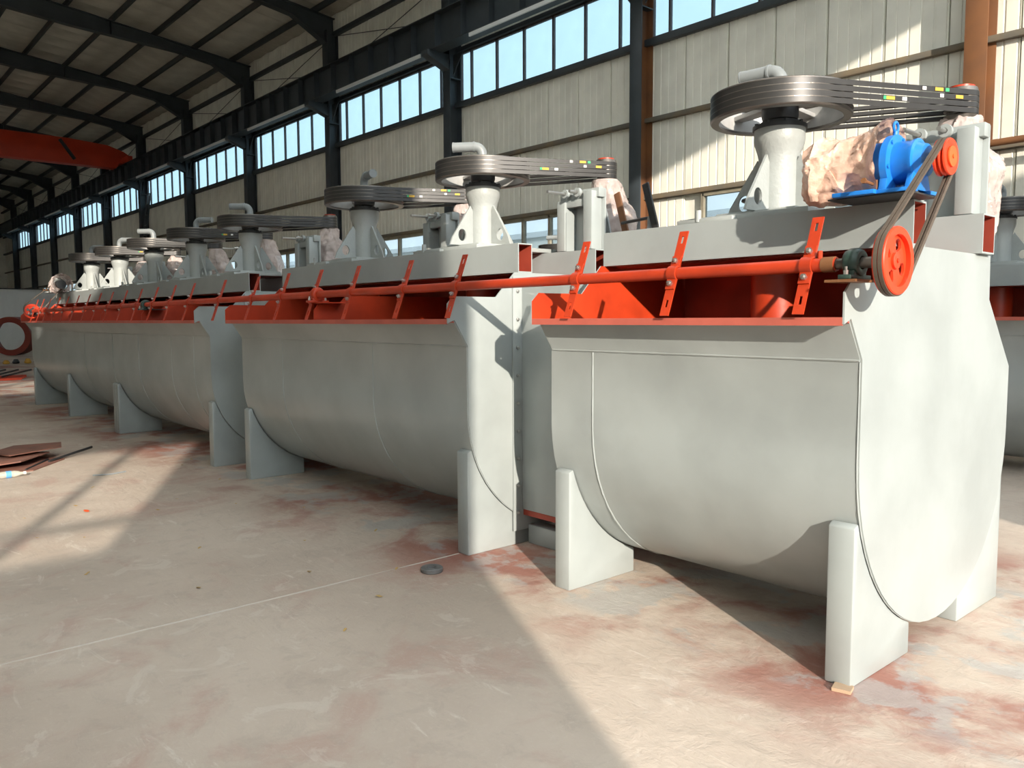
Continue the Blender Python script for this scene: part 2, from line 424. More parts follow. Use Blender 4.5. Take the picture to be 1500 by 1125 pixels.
# roof
def zr(y): return 10.78+0.113*(12.95-y) if y >= 1 else 10.78+0.113*(12.95-1)-0.113*(1-y)
cl = MB()
def roof_slab(m, xa, xb, ya, yb, t0=0.22, t1=0.28):
    m.add([(xa, ya, zr(ya)+t0), (xb, ya, zr(ya)+t0), (xb, yb, zr(yb)+t0), (xa, yb, zr(yb)+t0),
           (xa, ya, zr(ya)+t1), (xb, ya, zr(ya)+t1), (xb, yb, zr(yb)+t1), (xa, yb, zr(yb)+t1)],
          [(0, 1, 2, 3), (4, 5, 6, 7), (0, 1, 5, 4), (3, 2, 6, 7), (0, 3, 7, 4), (1, 2, 6, 5)])
roof_slab(cl, XF, XN, 1.0, 2.0); roof_slab(cl, XF, XN, 12.0, YW+0.15); roof_slab(cl, XF, XN, YL-0.15, YL+1.0); roof_slab(cl, XF, XN, 0.0, 1.0)
xa = XN                                             # unseen translucent sheets added in the far slope to brighten the hall
FILL = [(1.3, 3.6), (-1.7, 0.6), (-22.6, -21.4), (-43.8, -41.5), (-53.0, -50.7)]
FILLR = [(-2.8, -0.8), (-8.8, -6.8), (-14.8, -12.8)]  # more added fill sheets, in the window-side slope above the frame
xb = XN
for a_, b_ in FILLR:
    roof_slab(cl, b_, xb, 2.0, 12.0); xb = a_
roof_slab(cl, XF, xb, 2.0, 12.0)
for a_, b_ in FILL:
    roof_slab(cl, b_, xa, YL+1.0, 0.0); xa = a_
roof_slab(cl, XF, xa, YL+1.0, 0.0)
ce = cl.build('ceiling', ROOF); tag(ce, 'dim insulated metal roof of the hall', None, None, 'structure')
sl = None
for a_, b_ in FILL:
    if sl is None:
        m = MB(); m.add([(0, YL+0.9, zr(YL+0.9)+0.25), (2.3, YL+0.9, zr(YL+0.9)+0.25), (2.3, 0.05, zr(0.05)+0.25), (0, 0.05, zr(0.05)+0.25)], [(0, 1, 2, 3)])
        sl = m.build('fill_light_sheet', FILLM, ce); o = sl
    else: o = share(sl, ce)
    o.location = (a_, 0, 0)
    if b_-a_ < 2: o.scale = (0.52, 1, 1)
sr = None
for a_, b_ in FILLR:
    if sr is None:
        m = MB(); m.add([(0, 1.95, zr(1.95)+0.25), (2.0, 1.95, zr(1.95)+0.25), (2.0, 12.05, zr(12.05)+0.25), (0, 12.05, zr(12.05)+0.25)], [(0, 1, 2, 3)])
        sr = m.build('fill_light_sheet', FILLM, ce); o = sr
    else: o = share(sr, ce)
    o.location = (a_, 0, 0)
rp = None
for i in range(78):
    if any(a_-0.95 < XN-1-i < b_-0.05 for a_, b_ in FILLR): continue
    if rp is None:
        m = MB(); m.add([(0.01, 1, zr(1)+0.17), (0.99, 1, zr(1)+0.17), (0.99, YW, zr(YW)+0.17), (0.01, YW, zr(YW)+0.17),
                         (0.5, 1, zr(1)+0.13), (0.5, YW, zr(YW)+0.13)], [(0, 4, 5, 3), (4, 1, 2, 5)])
        rp = m.build('roof_sheet', ROOF, ce); o = rp
    else: o = share(rp, ce)
    o.location = (XN-1-i, 0, 0)
y = 12.3
while y > 1.2:
    z = zr(y)
    MB().box(XF, XN, y-0.035, y+0.035, z-0.05, z+0.13).build('purlin', COLM, ce)
    y -= 1.35
def rafter_proto():
    t = thing('roof_rafter', 'x', 'rafter', (0, 0, 0), 'tapered steel roof rafters')
    top = [(12.9, zr(12.9)-0.05), (1.0, zr(1)-0.05)]
    bot = [(1.0, 11.35), (7.0, 10.86), (10.3, 10.72), (11.5, 10.55), (12.62, 9.95), (12.9, 9.95)]
    MB().prism(top+bot, 'x', -0.008, 0.008).build('web', COLM, t)
    m = MB()
    for p, q in zip(bot[:-2], bot[1:-1]):
        m.add([(-0.13, p[0], p[1]), (0.13, p[0], p[1]), (0.13, q[0], q[1]), (-0.13, q[0], q[1]), (-0.13, p[0], p[1]+0.02), (0.13, p[0], p[1]+0.02), (0.13, q[0], q[1]+0.02), (-0.13, q[0], q[1]+0.02)],
              [(0, 1, 2, 3), (4, 5, 6, 7), (0, 1, 5, 4), (3, 2, 6, 7), (0, 3, 7, 4), (1, 2, 6, 5)])
    m.build('lower_flange', COLM, t)
    p, q = top
    MB().add([(-0.13, p[0], p[1]), (0.13, p[0], p[1]), (0.13, q[0], q[1]), (-0.13, q[0], q[1]), (-0.13, p[0], p[1]-0.02), (0.13, p[0], p[1]-0.02), (0.13, q[0], q[1]-0.02), (-0.13, q[0], q[1]-0.02)],
             [(0, 1, 2, 3), (4, 5, 6, 7), (0, 1, 5, 4), (3, 2, 6, 7), (0, 3, 7, 4), (1, 2, 6, 5)]).build('upper_flange', COLM, t)
    for yy in (4.2, 8.2):
        MB().box(-0.14, 0.14, yy-0.02, yy+0.02, zr(yy)-0.75 if yy < 6 else zr(yy)-0.5, zr(yy)-0.06).build('splice_plate', COLM, t)
    return t
r0_ = rafter_proto()
for k in range(12):
    lab = 'tapered dark roof rafter above the %s column from the right' % ORD[k]
    if k == 0: r0_.location = (CX[0], 0, 0); r0_['label'] = lab
    else: dup(r0_, (CX[k], 0, 0), lab)
for k in range(2, 11):
    t = tag(MB().tube([(CX[k]-0.2, 12.9, 10.2), (CX[k+1]+0.2, 12.9, 9.1)], 0.012, 6).tube([(CX[k]-0.2, 12.9, 9.1), (CX[k+1]+0.2, 12.9, 10.2)], 0.012, 6).build('wall_brace', COLM),
            'thin crossed brace rods under the eaves left of the %s column from the right' % ORD[k], 'brace', 'crossed brace rods under the eaves')

# the other three walls, out of view; doorway and windows let the low sun in
fw = MB()
DY0, DY1, DZ = -0.90, 9.8, 9.0
H2 = 13.0
def fbox(y0, y1, z0, z1): fw.box(XN, XN+0.12, y0, y1, z0, z1)
fbox(DY1, YW+0.1, 0, H2); fbox(DY0, DY1, DZ, H2); fbox(-3.42, DY0, 0, H2); fbox(-8.0, -7.0, 0, H2); fbox(YL, -10.8, 0, H2); fbox(-10.8, -8.0, 0, 7.5); fbox(-10.8, -8.0, 8.95, H2); fbox(-9.45, -9.35, 7.5, 8.95)
fbox(-7.0, -3.42, 0, 3.12); fbox(-7.0, -3.42, 4.54, 7.72); fbox(-7.0, -3.42, 8.95, H2)
fbox(-4.19, -4.12, 3.12, 4.54); fbox(-7.0, -3.42, 3.37, 3.42); fbox(-6.5, -6.2, 7.72, 8.95); fbox(-6.2, -6.13, 3.12, 4.54)
w = fw.build('wall_front', WALLM); tag(w, 'end wall with the open doorway behind the camera', None, None, 'structure')
w = MB().box(XF, XN, YL-0.12, YL, 0, 11.05).build('wall_left', WALLM); tag(w, 'far side wall of the hall', None, None, 'structure')
w = MB().box(XF-0.12, XF, YL, YW+0.1, 0, 13).build('wall_back', WALLM); tag(w, 'distant end wall of the hall', None, None, 'structure')

# white neighbour building seen through the windows
t = thing('neighbour_building', 'long white sheet building outside beyond the windows', 'building', (0, 0, 0))
MB().box(-110, 2, 38, 46, -0.03, 7.0).build('wall', WHITE, t); MB().box(-110, 2, 37.6, 46, 7.0, 7.35).build('eaves', mat('grey_eaves', (0.62, 0.68, 0.74, 1), 0.6), t)
for i in range(14): MB().box(-100+7*i, -97.5+7*i, 37.96, 38.0, 4.2, 5.6).build('window', MATS['grey_eaves'], t)
t = thing('sky_blocker', 'long unseen block added across the yard to hide low sky', 'building', (0, 0, 0))  # added out of view to cut the sky light through the doorway
MB().box(38, 46, -55, 60, -0.03, 8.6).build('wall', WALLM, t); MB().box(37.6, 46, -55, 60, 8.6, 9.0).build('eaves', MATS['grey_eaves'], t)
t = thing('sun_blocker', 'unseen tall grey shed standing just outside the doorway', 'blocker', (0, 0, 0))  # unseen mass added to keep direct sun off the rear tanks
MB().box(7.0, 10.0, 2.1, 9.6, -0.03, 6.8).build('wall', GIRT, t); MB().box(6.9, 10.1, 2.0, 9.7, 6.8, 7.0).build('roof', COLM, t)

# bridge crane
t = thing('bridge_crane', 'red overhead bridge crane girder under the roof', 'crane', (-42.6, 0, 0))
MB().prism([(-10, 8.80), (11.85, 8.80), (12.0, 9.06), (12.56, 9.06), (12.56, 9.40), (12.2, 9.62), (11.5, 9.84), (9.8, 9.95), (-10, 9.95)], 'x', -0.3, 0.3).build('girder', CRANE, t, 0.01)
MB().box(-1.2, 1.2, 12.1, 12.34, 9.03, 9.3).build('end_carriage', CRANE, t, 0.01)
MB().obox((0.33, 9.75, 9.42), (0.02, 0, 0), (0, 0.30, -0.42), (0, 0.06, 0.045)).build('cable_tray', DARK, t)

# ------------------------------------------------------------------ flotation tanks
YC, ZC, RT = 3.935, 0.925, 0.825
UARC = arc(YC, ZC, RT, 0, -PI, 28)              # from rear (4.76) round the bottom to the front (3.11)
END = [(2.955, 1.475), (2.955, 1.595), (3.005, 1.640), (3.34, 1.640), (3.50, 1.803), (4.43, 1.800), (4.44, 1.586), (4.76, 1.245)]+UARC+[(3.11, 1.335), (3.008, 1.496)]
PART = [(2.965, 1.480), (2.965, 1.575), (3.005, 1.622), (3.18, 1.622), (3.25, 1.69), (4.42, 1.69), (4.43, 1.58), (4.745, 1.24)]+arc(YC, ZC, RT-0.012, 0, -PI, 20)+[(3.122, 1.335), (3.015, 1.49)]

def ring_tube(x0, x1, y0, y1, z0, z1, w=0.008):
    m = MB()
    o = [(y0, z0), (y1, z0), (y1, z1), (y0, z1)]; i = [(y0+w, z0+w), (y1-w, z0+w), (y1-w, z1-w), (y0+w, z1-w)]
    v = [(x0,)+p for p in o]+[(x1,)+p for p in o]+[(x0,)+p for p in i]+[(x1,)+p for p in i]
    fs = []; mi = []
    for k in range(4):
        j = (k+1) % 4
        fs += [(k, j, 4+j, 4+k), (8+k, 12+k, 12+j, 8+j), (k, 8+k, 8+j, j), (4+k, 4+j, 12+j, 12+k)]; mi += [0, 1, 0, 0]
    return m.add(v, fs, mi)
def skin(x0, x1):
    outer = [(3.003, 1.493), (3.11, 1.33)]+UARC[::-1]+[(4.76, 1.245), (4.44, 1.586), (4.43, 1.79)]
    n = len(outer); inner = []
    for k in range(n):
        p = Vector(outer[max(k-1, 0)]); q = Vector(outer[min(k+1, n-1)]); t = (q-p).normalized(); nn = Vector((-t.y, t.x))
        inner.append((outer[k][0]+nn.x*0.008, outer[k][1]+nn.y*0.008))
    v = [(x0,)+p for p in outer]+[(x1,)+p for p in outer]+[(x0,)+p for p in inner]+[(x1,)+p for p in inner]
    fs = []; mi = []
    for k in range(n-1):
        fs += [(k, k+1, n+k+1, n+k), (2*n+k, 3*n+k, 3*n+k+1, 2*n+k+1), (k, 2*n+k, 2*n+k+1, k+1), (n+k, n+k+1, 3*n+k+1, 3*n+k)]; mi += [0, 1, 0, 0]
    fs += [(0, n, 3*n, 2*n), (n-1, 3*n-1, 4*n-1, 2*n-1)]; mi += [0, 0]
    return MB().add(v, fs, mi)
def bead(path, r=0.006):
    pts = []
    for a, b in zip(path[:-1], path[1:]):
        a, b = Vector(a), Vector(b); k = max(1, int((b-a).length/0.035))
        for i in range(k): pts.append(a+(b-a)*i/k)
    pts.append(Vector(path[-1]))
    rad = [r*(0.75+0.5*random.random()) for _ in pts]
    return MB().tube(pts, rad, 6)
def foot_poly():
    p = [(3.111, 0.0), (3.111, 0.66)]
    a0 = math.acos(min(1, (YC-3.148)/RT)); a1 = math.acos((YC-3.66)/RT)
    for i in range(13):
        a = a0+(a1-a0)*i/12; p.append((YC-(RT+0.004)*math.cos(a), ZC-(RT+0.004)*math.sin(a)))
    return p+[(3.66, 0.0)]
FOOT = foot_poly(); FOOTR = [(2*YC-y, z) for y, z in FOOT][::-1]
SEAM = [(3.11, 1.325)]+UARC[::-1]
def tank(label, x0, x1, bounds, feet, seams, loc=(0, 0, 0), beam=(0, 0)):
    t = thing('flotation_tank', label, 'tank', loc, 'grey flotation tanks')
    skin(x0+0.008, x1-0.008).build('tank_shell', [GREY, PRIMER], t, 0, 50)
    MB().prism(END, 'x', x0, x0+0.008, 0, 0, 1).build('end_plate', [GREY, RED], t)
    MB().prism(END, 'x', x1-0.008, x1, 0, 1, 0).build('end_plate', [GREY, RED], t)
    for b in bounds: MB().prism(PART, 'x', b-0.004, b+0.004).build('partition', RED, t)
    m = MB()
    m.prism([(2.955, 1.470), (2.961, 1.470), (2.961, 1.494), (3.012, 1.478), (3.012, 1.485), (2.955, 1.502)], 'x', x0+0.008, x1-0.008)
    m.build('froth_lip', LIPRED, t)
    for fx in feet:
        MB().prism(FOOT, 'x', fx-0.112, fx).build('foot', GREY, t, 0.008)
        MB().prism(FOOTR, 'x', fx-0.112, fx).build('foot', GREY, t, 0.008)
    ring_tube(x0+beam[0], x1+beam[1], 3.53, 3.655, 1.803, 1.993).build('front_beam', [GREY, PRIMER], t)
    ring_tube(x0+beam[0], x1+beam[1]+0.03, 4.23, 4.385, 1.803, 1.990).build('rear_beam', [GREY, PRIMER], t)
    bead([(x0+0.01, 3.108, 1.332), (x1-0.01, 3.108, 1.332)], 0.0055).build('weld_seam', GREY, t)
    for s in seams: bead([(s,)+p for p in SEAM[:22]], 0.005).build('weld_seam', GREY, t)
    bead([(x1-0.009, y, z) for y, z in [(3.109, 1.325)]+[(YC+(RT+0.001)*math.cos(a), ZC+(RT+0.001)*math.sin(a)) for a in [PI+PI*0.55*i/14 for i in range(15)]]], 0.0032).build('weld_seam', GREY, t)
    # inside: draft tube per cell, red back baffle
    cells = [x0]+list(bounds)+[x1]
    for a, b in zip(cells[:-1], cells[1:]):
        c = (a+b)/2
        MB().cyl((c, YC, 0.5), (c, YC, 1.80), 0.13, 24).build('draft_tube', RED, t)
        MB().box(a+0.02, b-0.02, 4.28, 4.286, 0.9, 1.80).build('baffle_plate', PRIMER, t)
        MB().box(a+0.02, b-0.02, 3.62, 4.25, 1.795, 1.803).build('deck_plate', PRIMER, t)
    return t
tank('nearest single flotation tank with sunlit white end plate', -3.215, -1.472, [], [-1.482, -3.077], [-2.904])
tank('middle double flotation tank, shaded grey front with sunlit end', -7.39, -3.962, [-5.685], [-3.975, -7.283], [-5.08, -6.545])
T3 = tank('farthest long flotation tank, grey and four-footed in the shade', -16.60, -8.165, [-9.86, -11.55, -13.24, -14.92], [-8.18, -11.45, -14.07, -16.49], [-9.33, -8.64, -11.6, -10.5, -13.0])
f = MB().prism(FOOT, 'x', -11.68, -11.568).build('foot', GREY, T3, 0.008)
tank('double flotation tank of the rear row at the right edge', -3.82, -0.4, [-2.11], [-0.45, -3.7], [], (0, 5.26, 0))
tank('double flotation tank of the rear row seen through the gap', -11.85, -8.45, [-10.15], [-8.5, -11.7], [], (0, 5.26, 0))

def connector(label, xa, xb):
    t = thing('connection_box', label, 'box', (0, 0, 0), 'connection boxes between tanks')
    body = [(3.55, 0.24), (3.55, 1.755), (4.30, 1.80), (4.43, 1.58), (4.60, 1.4), (4.60, 0.24)]
    MB().prism(body, 'x', xa+0.012, xb-0.002).build('box_body', GREY, t, 0.003)
    MB().box(xa+0.01, xb, 3.56, 4.58, 0.20, 0.238).build('box_floor', PRIMER, t)
    MB().box(xa+0.0, xa+0.012, 3.475, 4.66, 0.10, 1.775).build('flange', GREY, t, 0.002)
    MB().box(xa+0.012, xb-0.3, 3.6, 3.72, 0.0, 0.13).build('support_block', GREY, t, 0.01)
    for i in range(9):
        z = 0.22+1.46*i/8
        MB().lathe([(0.011, 0), (0.011, 0.010), (0.006, 0.012), (0.006, 0.018)], (xa+0.012, 3.51, z), 'x', 6).build('bolt', STEEL, t)
    return t
connector('grey bolted connection box between the nearest and middle tanks', -3.961, -3.216)
connector('grey bolted connection box between the middle and farthest tanks', -8.164, -7.391)

# ------------------------------------------------------------------ agitator drives
MX, MY = 0.645, 0.665                           # motor pulley relative to the hub
ZB = [2.555, 2.585, 2.615, 2.645]
RW, RS = 0.352, 0.078
def belt_loop(z, R, r, dx, dy, w=0.014, h=0.0255):
    # closed belt round two pulleys in a horizontal plane
    d = math.hypot(dx, dy); base = math.atan2(dy, dx); off = math.acos((R-r)/d)
    pts = []
    def arcpts(cx, cy, rad, a0, a1, n):
        for i in range(n+1):
            a = a0+(a1-a0)*i/n; pts.append((cx, cy, rad, a))
    arcpts(0, 0, R, base+off, base+2*PI-off, 40); arcpts(dx, dy, r, base-off, base+off, 10)
    m = MB(); v = []; k = len(pts)
    for cx, cy, rad, a in pts:
        for (dr, dz) in ((0, -h*0.35), (w, -h*0.5), (w, h*0.5), (0, h*0.35)):
            v.append((cx+(rad+dr)*math.cos(a), cy+(rad+dr)*math.sin(a), z+dz))
    fs = [(i*4+j, i*4+(j+1) % 4, ((i+1) % k)*4+(j+1) % 4, ((i+1) % k)*4+j) for i in range(k) for j in range(4)]
    return m.add(v, fs), (base-off, d)
def label_box(u0, u1, z, h, R, r, dx, dy, w=0.0155):
    # a printed band on the front strand between u0 and u1 (0 at the big wheel)
    d = math.hypot(dx, dy); base = math.atan2(dy, dx); a = base-math.acos((R-r)/d)
    p = Vector((R*math.cos(a), R*math.sin(a), z)); q = Vector((dx+r*math.cos(a), dy+r*math.sin(a), z)); nrm = Vector((math.cos(a), math.sin(a), 0)); tt = (q-p).normalized()
    c = p+(q-p)*(u0+u1)/2+nrm*w*0.55
    return MB().obox(c, tt*((q-p).length*(u1-u0)/2), nrm*w*0.5, (0, 0, h/2))
def drive_proto():
    t = thing('agitator_drive', 'x', 'drive', (0, 0, 0), 'agitator drives with belt pulleys')
    MB().box(-0.37, 0.37, -0.36, 0.43, 1.995, 2.025).build('base_plate', GREYD, t, 0.003)
    MB().box(-0.36, -0.02, -0.395, -0.34, 1.994, 2.015).build('clamp_bar', GREYD, t, 0.002)
    MB().box(-0.23, 0.23, -0.23, 0.25, 2.025, 2.052).build('foot_flange', GREYD, t, 0.004)
    MB().cyl((-0.23, -0.385, 2.0), (-0.23, -0.385, 2.06), 0.016, 10).build('bolt', GREYD, t)
    MB().lathe([(0.104, 2.05), (0.104, 2.335), (0.112, 2.37), (0.126, 2.41), (0.130, 2.43), (0.130, 2.487), (0.10, 2.488), (0.0, 2.488)], (0, 0, 0), 'z', 40).build('bearing_housing', GREYD, t)
    for k in range(4):
        poly = [(0.095, 2.355), (0.125, 2.345), (0.315, 2.075), (0.315, 2.05), (0.095, 2.05)]
        out = []; c = (0.205, 2.125)
        n = 24
        for i in range(n):                         # outline resampled by angle so the hole can be bridged
            a = 2*PI*i/n+0.05; dx, dz = math.cos(a), math.sin(a); best = 9
            for p, q in zip(poly, poly[1:]+poly[:1]):
                ex, ez = q[0]-p[0], q[1]-p[1]; den = dx*ez-dz*ex
                if abs(den) < 1e-9: continue
                s_ = ((p[0]-c[0])*ez-(p[1]-c[1])*ex)/den; u_ = ((p[0]-c[0])*dz-(p[1]-c[1])*dx)/den
                if s_ > 0 and -1e-6 <= u_ <= 1+1e-6: best = min(best, s_)
            out.append((c[0]+dx*best, c[1]+dz*best))
        for p in poly:                             # snap the nearest sample to each corner
            j = min(range(n), key=lambda i: (out[i][0]-p[0])**2+(out[i][1]-p[1])**2); out[j] = p
        hole = [(c[0]+0.037*math.cos(2*PI*i/n+0.05), c[1]+0.044*math.sin(2*PI*i/n+0.05)) for i in range(n)]
        o = MB().plate_hole(out, hole, 'y', -0.007, 0.007).build('gusset', GREYD, t); o.rotation_euler = (0, 0, k*PI/2)
    m = MB().lathe([(0.0, 2.486), (0.138, 2.486), (0.138, 2.506), (0.10, 2.508), (0.10, 2.525), (0.0, 2.525)], (0, 0, 0), 'z', 36)
    for i in range(8):
        a = 2*PI*i/8; m.lathe([(0.011, 0), (0.011, 0.014), (0, 0.014)], (0.12*math.cos(a), 0.12*math.sin(a), 2.506), 'z', 6)
    m.build('bearing_cap', DARK, t)
    # big pulley: grooved rim, hub, five spokes
    prof = [(0.312, 2.532), (0.352, 2.532), (0.357, 2.538)]
    for z in ZB: prof += [(0.358, z-0.013), (0.342, z-0.007), (0.342, z+0.007), (0.358, z+0.013)]
    prof += [(0.357, 2.664), (0.352, 2.668), (0.312, 2.668)]
    p = MB().lathe(prof+[(0.330, 2.64), (0.330, 2.56)], (0, 0, 0), 'z', 72, 0, True).build('pulley_rim', IRON, t)
    MB().lathe([(0.3295, 2.545), (0.3295, 2.655), (0.322, 2.655), (0.322, 2.545)], (0, 0, 0), 'z', 60, 0, True).build('rim_lining', SILVER, p)
    MB().lathe([(0.055, 2.535), (0.088, 2.535), (0.094, 2.555), (0.094, 2.655), (0.088, 2.665), (0.055, 2.665)], (0, 0, 0), 'z', 32, 0, True).build('pulley_hub', DARK, p)
    for k in range(5):
        a = 2*PI*k/5+0.35; ca, sa = math.cos(a), math.sin(a)
        v = []
        for (rad, hw) in ((0.085, 0.048), (0.324, 0.034)):
            for z in (2.598, 2.622):
                for s in (-1, 1): v.append((ca*rad-sa*hw*s, sa*rad+ca*hw*s, z))
        MB().add(v, [(0, 1, 3, 2), (4, 6, 7, 5), (0, 4, 5, 1), (2, 3, 7, 6), (0, 2, 6, 4), (1, 5, 7, 3)]).build('spoke', SILVER, p, 0.004)
    sp = [(0.03, 2.522), (0.074, 2.522)]
    for z in ZB: sp += [(0.080, z-0.013), (0.066, z-0.007), (0.066, z+0.007), (0.080, z+0.013)]
    sp += [(0.074, 2.680), (0.03, 2.682), (0.0, 2.682)]
    MB().lathe([(0.0, 2.52)]+sp, (MX, MY, 0), 'z', 28).build('motor_pulley', IRON, t)
    MB().lathe([(0, 2.683), (0.062, 2.683), (0.062, 2.692), (0, 2.692)], (MX, MY, 0), 'z', 24).build('pulley_face', RED, t)
    for i, z in enumerate(ZB):
        m, _ = belt_loop(z, 0.343, 0.068, MX, MY)
        b = m.build('v_belt', BELT, t, 0, 30)
        for (u, wd, mm) in (((0.40, 0.018, GRN), (0.438, 0.055, YEL), (0.53, 0.03, WHT)) if i == 1 else ((0.66, 0.025, WHT), (0.76, 0.055, YEL), (0.815, 0.025, GRN)) if i == 3 else ((0.78, 0.025, WHT), (0.90, 0.05, YEL)) if i == 2 else ()):
            label_box(u-wd/2, u+wd/2, z, 0.0165, 0.343, 0.068, MX, MY).build('belt_label', mm, b)
    pts = [(0, 0, 2.66), (0, 0, 2.735)]+[(0.06-0.06*math.cos(a), 0, 2.735+0.06*math.sin(a)) for a in [PI/2*i/8 for i in range(1, 9)]]+[(0.225, 0, 2.795)]
    pp = MB().tube(pts, 0.036, 20)
    pp.lathe([(0.036, 0), (0.041, 0), (0.041, 0.012), (0.036, 0.012)], (0.058, 0, 2.795), 'x', 20, 0, True)
    pp.lathe([(0.034, 0.0), (0.038, 0), (0.038, 0.010), (0.034, 0.010)], (0.217, 0, 2.795), 'x', 20, 0, True)
    pp.build('air_pipe', PIPE, t)
    MB().lathe([(0.0, 2.676), (0.075, 2.676), (0.075, 2.688), (0.0, 2.688)], (0, 0, 0), 'z', 24).build('hub_cap', GREYD, t)
    return t
def stand_proto():
    t = thing('motor_stand', 'x', 'stand', (0, 0, 0), 'welded motor stands on the rear beams')
    z0 = 1.992
    def post(x0, x1, zt, side):
        m = MB(); m.box(x0, x1, 0.29, 0.40, z0, zt)
        m.build('post', GREY, t, 0.008)
    post(0.502, 0.584, 2.355, 1); post(0.767, 0.851, 2.405, -1)
    MB().prism([(0.30, z0), (0.40, z0), (0.40, 2.30), (0.30, 2.27)], 'x', 0.584, 0.592).build('cheek_plate', GREY, t)
    MB().box(0.584, 0.767, 0.31, 0.35, 2.305, 2.357).build('top_rail', GREY, t, 0.003)
    MB().box(0.49, 0.875, 0.402, 0.418, z0, 2.42).build('motor_plate', GREY, t, 0.003)
    MB().prism([(0.49, 2.36), (0.875, 2.36), (0.875, 2.425), (0.49, 2.425)], 'y', 0.34, 0.41).build('upper_rail', GREY, t, 0.003)
    for x in (0.60, 0.72):
        m = MB(); m.cyl((x, 0.10 if x < 0.65 else 0.2, 2.40), (x, 0.34, 2.40), 0.011, 10)
        m.build('tension_bolt', STEEL, t)
        MB().lathe([(0.013, -0.012), (0.032, -0.012), (0.032, 0.012), (0.013, 0.012)], (x, 0.285, 2.40), 'y', 18, 0, True).build('lug', GREY, t)
    return t
def crease(v, seed):
    # crumpled film: sharp ridges between flat facets
    a = 1-2*abs(noise.noise(v*6.0+Vector((seed, 0, 0)))); b = 1-2*abs(noise.noise(v*13.0+Vector((0, seed, 5))))
    c = 1-2*abs(noise.noise(v*29.0+Vector((3, 0, seed))))
    return 0.62*a+0.30*b+0.14*c
def fold(m, amp, sc, seed, axis='z'):
    out = []
    for p in m.v:
        v = Vector(p); q = Vector((v.x*sc/6, v.y*sc/6, v.z*sc/6))
        rad = Vector((v.x, v.y, 0)) if axis == 'z' else Vector((0, v.y-GY, v.z-GZ))
        if rad.length > 1e-6: rad.normalize()
        sq = Vector((q.x, q.y, q.z*0.55)) if axis == 'z' else Vector((q.x*0.7, q.y, q.z))
        out.append(tuple(v+rad*(crease(sq, seed)-0.35)*amp+noise.noise_vector(q*4+Vector((seed, 2, 0)))*amp*0.5))
    m.v = out; return m
def motor_proto(seed):
    t = thing('wrapped_motor', 'x', 'motor', (0, 0, 0), 'motors wrapped in plastic sheet')
    mb = MB().lathe([(0.0, 1.93), (0.10, 1.93), (0.115, 1.98), (0.115, 2.30), (0.09, 2.34), (0.05, 2.36), (0.025, 2.37), (0.025, 2.53), (0, 2.53)], (0, 0, 0), 'z', 20)
    for i in range(12):
        a = 2*PI*i/12; ca, sa = math.cos(a), math.sin(a); mb.obox((ca*0.12, sa*0.12, 2.14), (ca*0.012, sa*0.012, 0), (-sa*0.003, ca*0.003, 0), (0, 0, 0.14))
    mb.build('motor_body', DARK, t)
    m = MB(); prof = [(0.03, 1.86)]; n = 54
    for i in range(n+1):
        u = i/n; r = 0.155+0.045*math.sin(PI*min(1, u*1.15))-0.075*max(0, u-0.72)/0.28
        prof.append((r, 1.87+0.64*u))
    prof += [(0.07, 2.525), (0.04, 2.515)]
    m.lathe(prof, (0, 0, 0), 'z', 84)
    fold(m, 0.050, 6.5, seed); m.build('plastic_cover', WRAP, t, 0, 28)
    return t

GY, GZ = 3.435, 2.13                            # axis of the scraper gear drive
HUBS = [(-2.345, 3.94), (-4.82, 3.94), (-6.53, 3.94), (-9.03, 3.94), (-10.71, 3.94), (-12.4, 3.94), (-14.08, 3.94), (-15.76, 3.94),
        (-2.97, 9.2), (-9.3, 9.2), (-1.26, 9.2), (-11.0, 9.2)]
PIPEDIR = [186, 222, 350, 228, 40, 222, 40, 40, 262, 215, 262, 215]
DLAB = ['largest nearest agitator drive with big spoked belt wheel', 'agitator drive with half sunlit cream housing on the middle tank', 'shaded grey agitator drive on the left of the middle tank',
        'first grey agitator drive at the right end of the farthest tank', 'second agitator drive from the right on the farthest tank', 'third agitator drive on the farthest tank, pipe bent left',
        'fourth agitator drive on the farthest tank, with sunlit cream housing', 'last agitator drive at the far end of the row',
        'dark grey agitator drive of the rear row at the right edge', 'dark belt wheel and pipe of the rear row seen above the gap', 'rear row agitator drive beyond the right edge', 'rear row agitator drive hidden behind the near motors']
dp, st_, mp = drive_proto(), stand_proto(), motor_proto(3.1)
mp2 = motor_proto(9.7)
covers = [mp.children[1].data, mp2.children[1].data]
for i, (hx, hy) in enumerate(HUBS):
    if i == 10: continue
    lab = DLAB[i]; where = lab.split(' agitator')[0]
    near = ('beside the nearest big wheel' if i == 0 else 'beside the half sunlit drive on the middle tank' if i == 1 else 'beside the shaded drive on the middle tank' if i == 2 else
            'beside the %s drive from the right on the farthest tank' % ORD[i-3] if i < 8 else 'of the rear row at the right edge' if i == 8 else 'of the rear row behind the gap' if i == 9 else 'of the rear row, far left')
    o = dp if i == 0 else dup(dp, (hx, hy, 0), None, 'belt_label' if i in (3, 5, 7, 8, 9, 11) else None); o.location = (hx, hy, 0); o['label'] = lab
    for ch in o.children:
        if ch.name.startswith('air_pipe'): ch.rotation_euler = (0, 0, math.radians(PIPEDIR[i]))
    s = st_ if i == 0 else dup(st_, (hx, hy, 0)); s.location = (hx+(0.0), hy, 0); s['label'] = 'grey welded motor stand '+near
    q = mp if i == 0 else mp2 if i == 1 else dup(mp, (0, 0, 0)); q.location = (hx+MX, hy+MY, 0); q['label'] = 'plastic wrapped motor '+near
    for ch in q.children:
        if ch.name.startswith('plastic_cover') and i > 1: ch.data = covers[i % 2]; ch.rotation_euler = (0, 0, i*1.3)
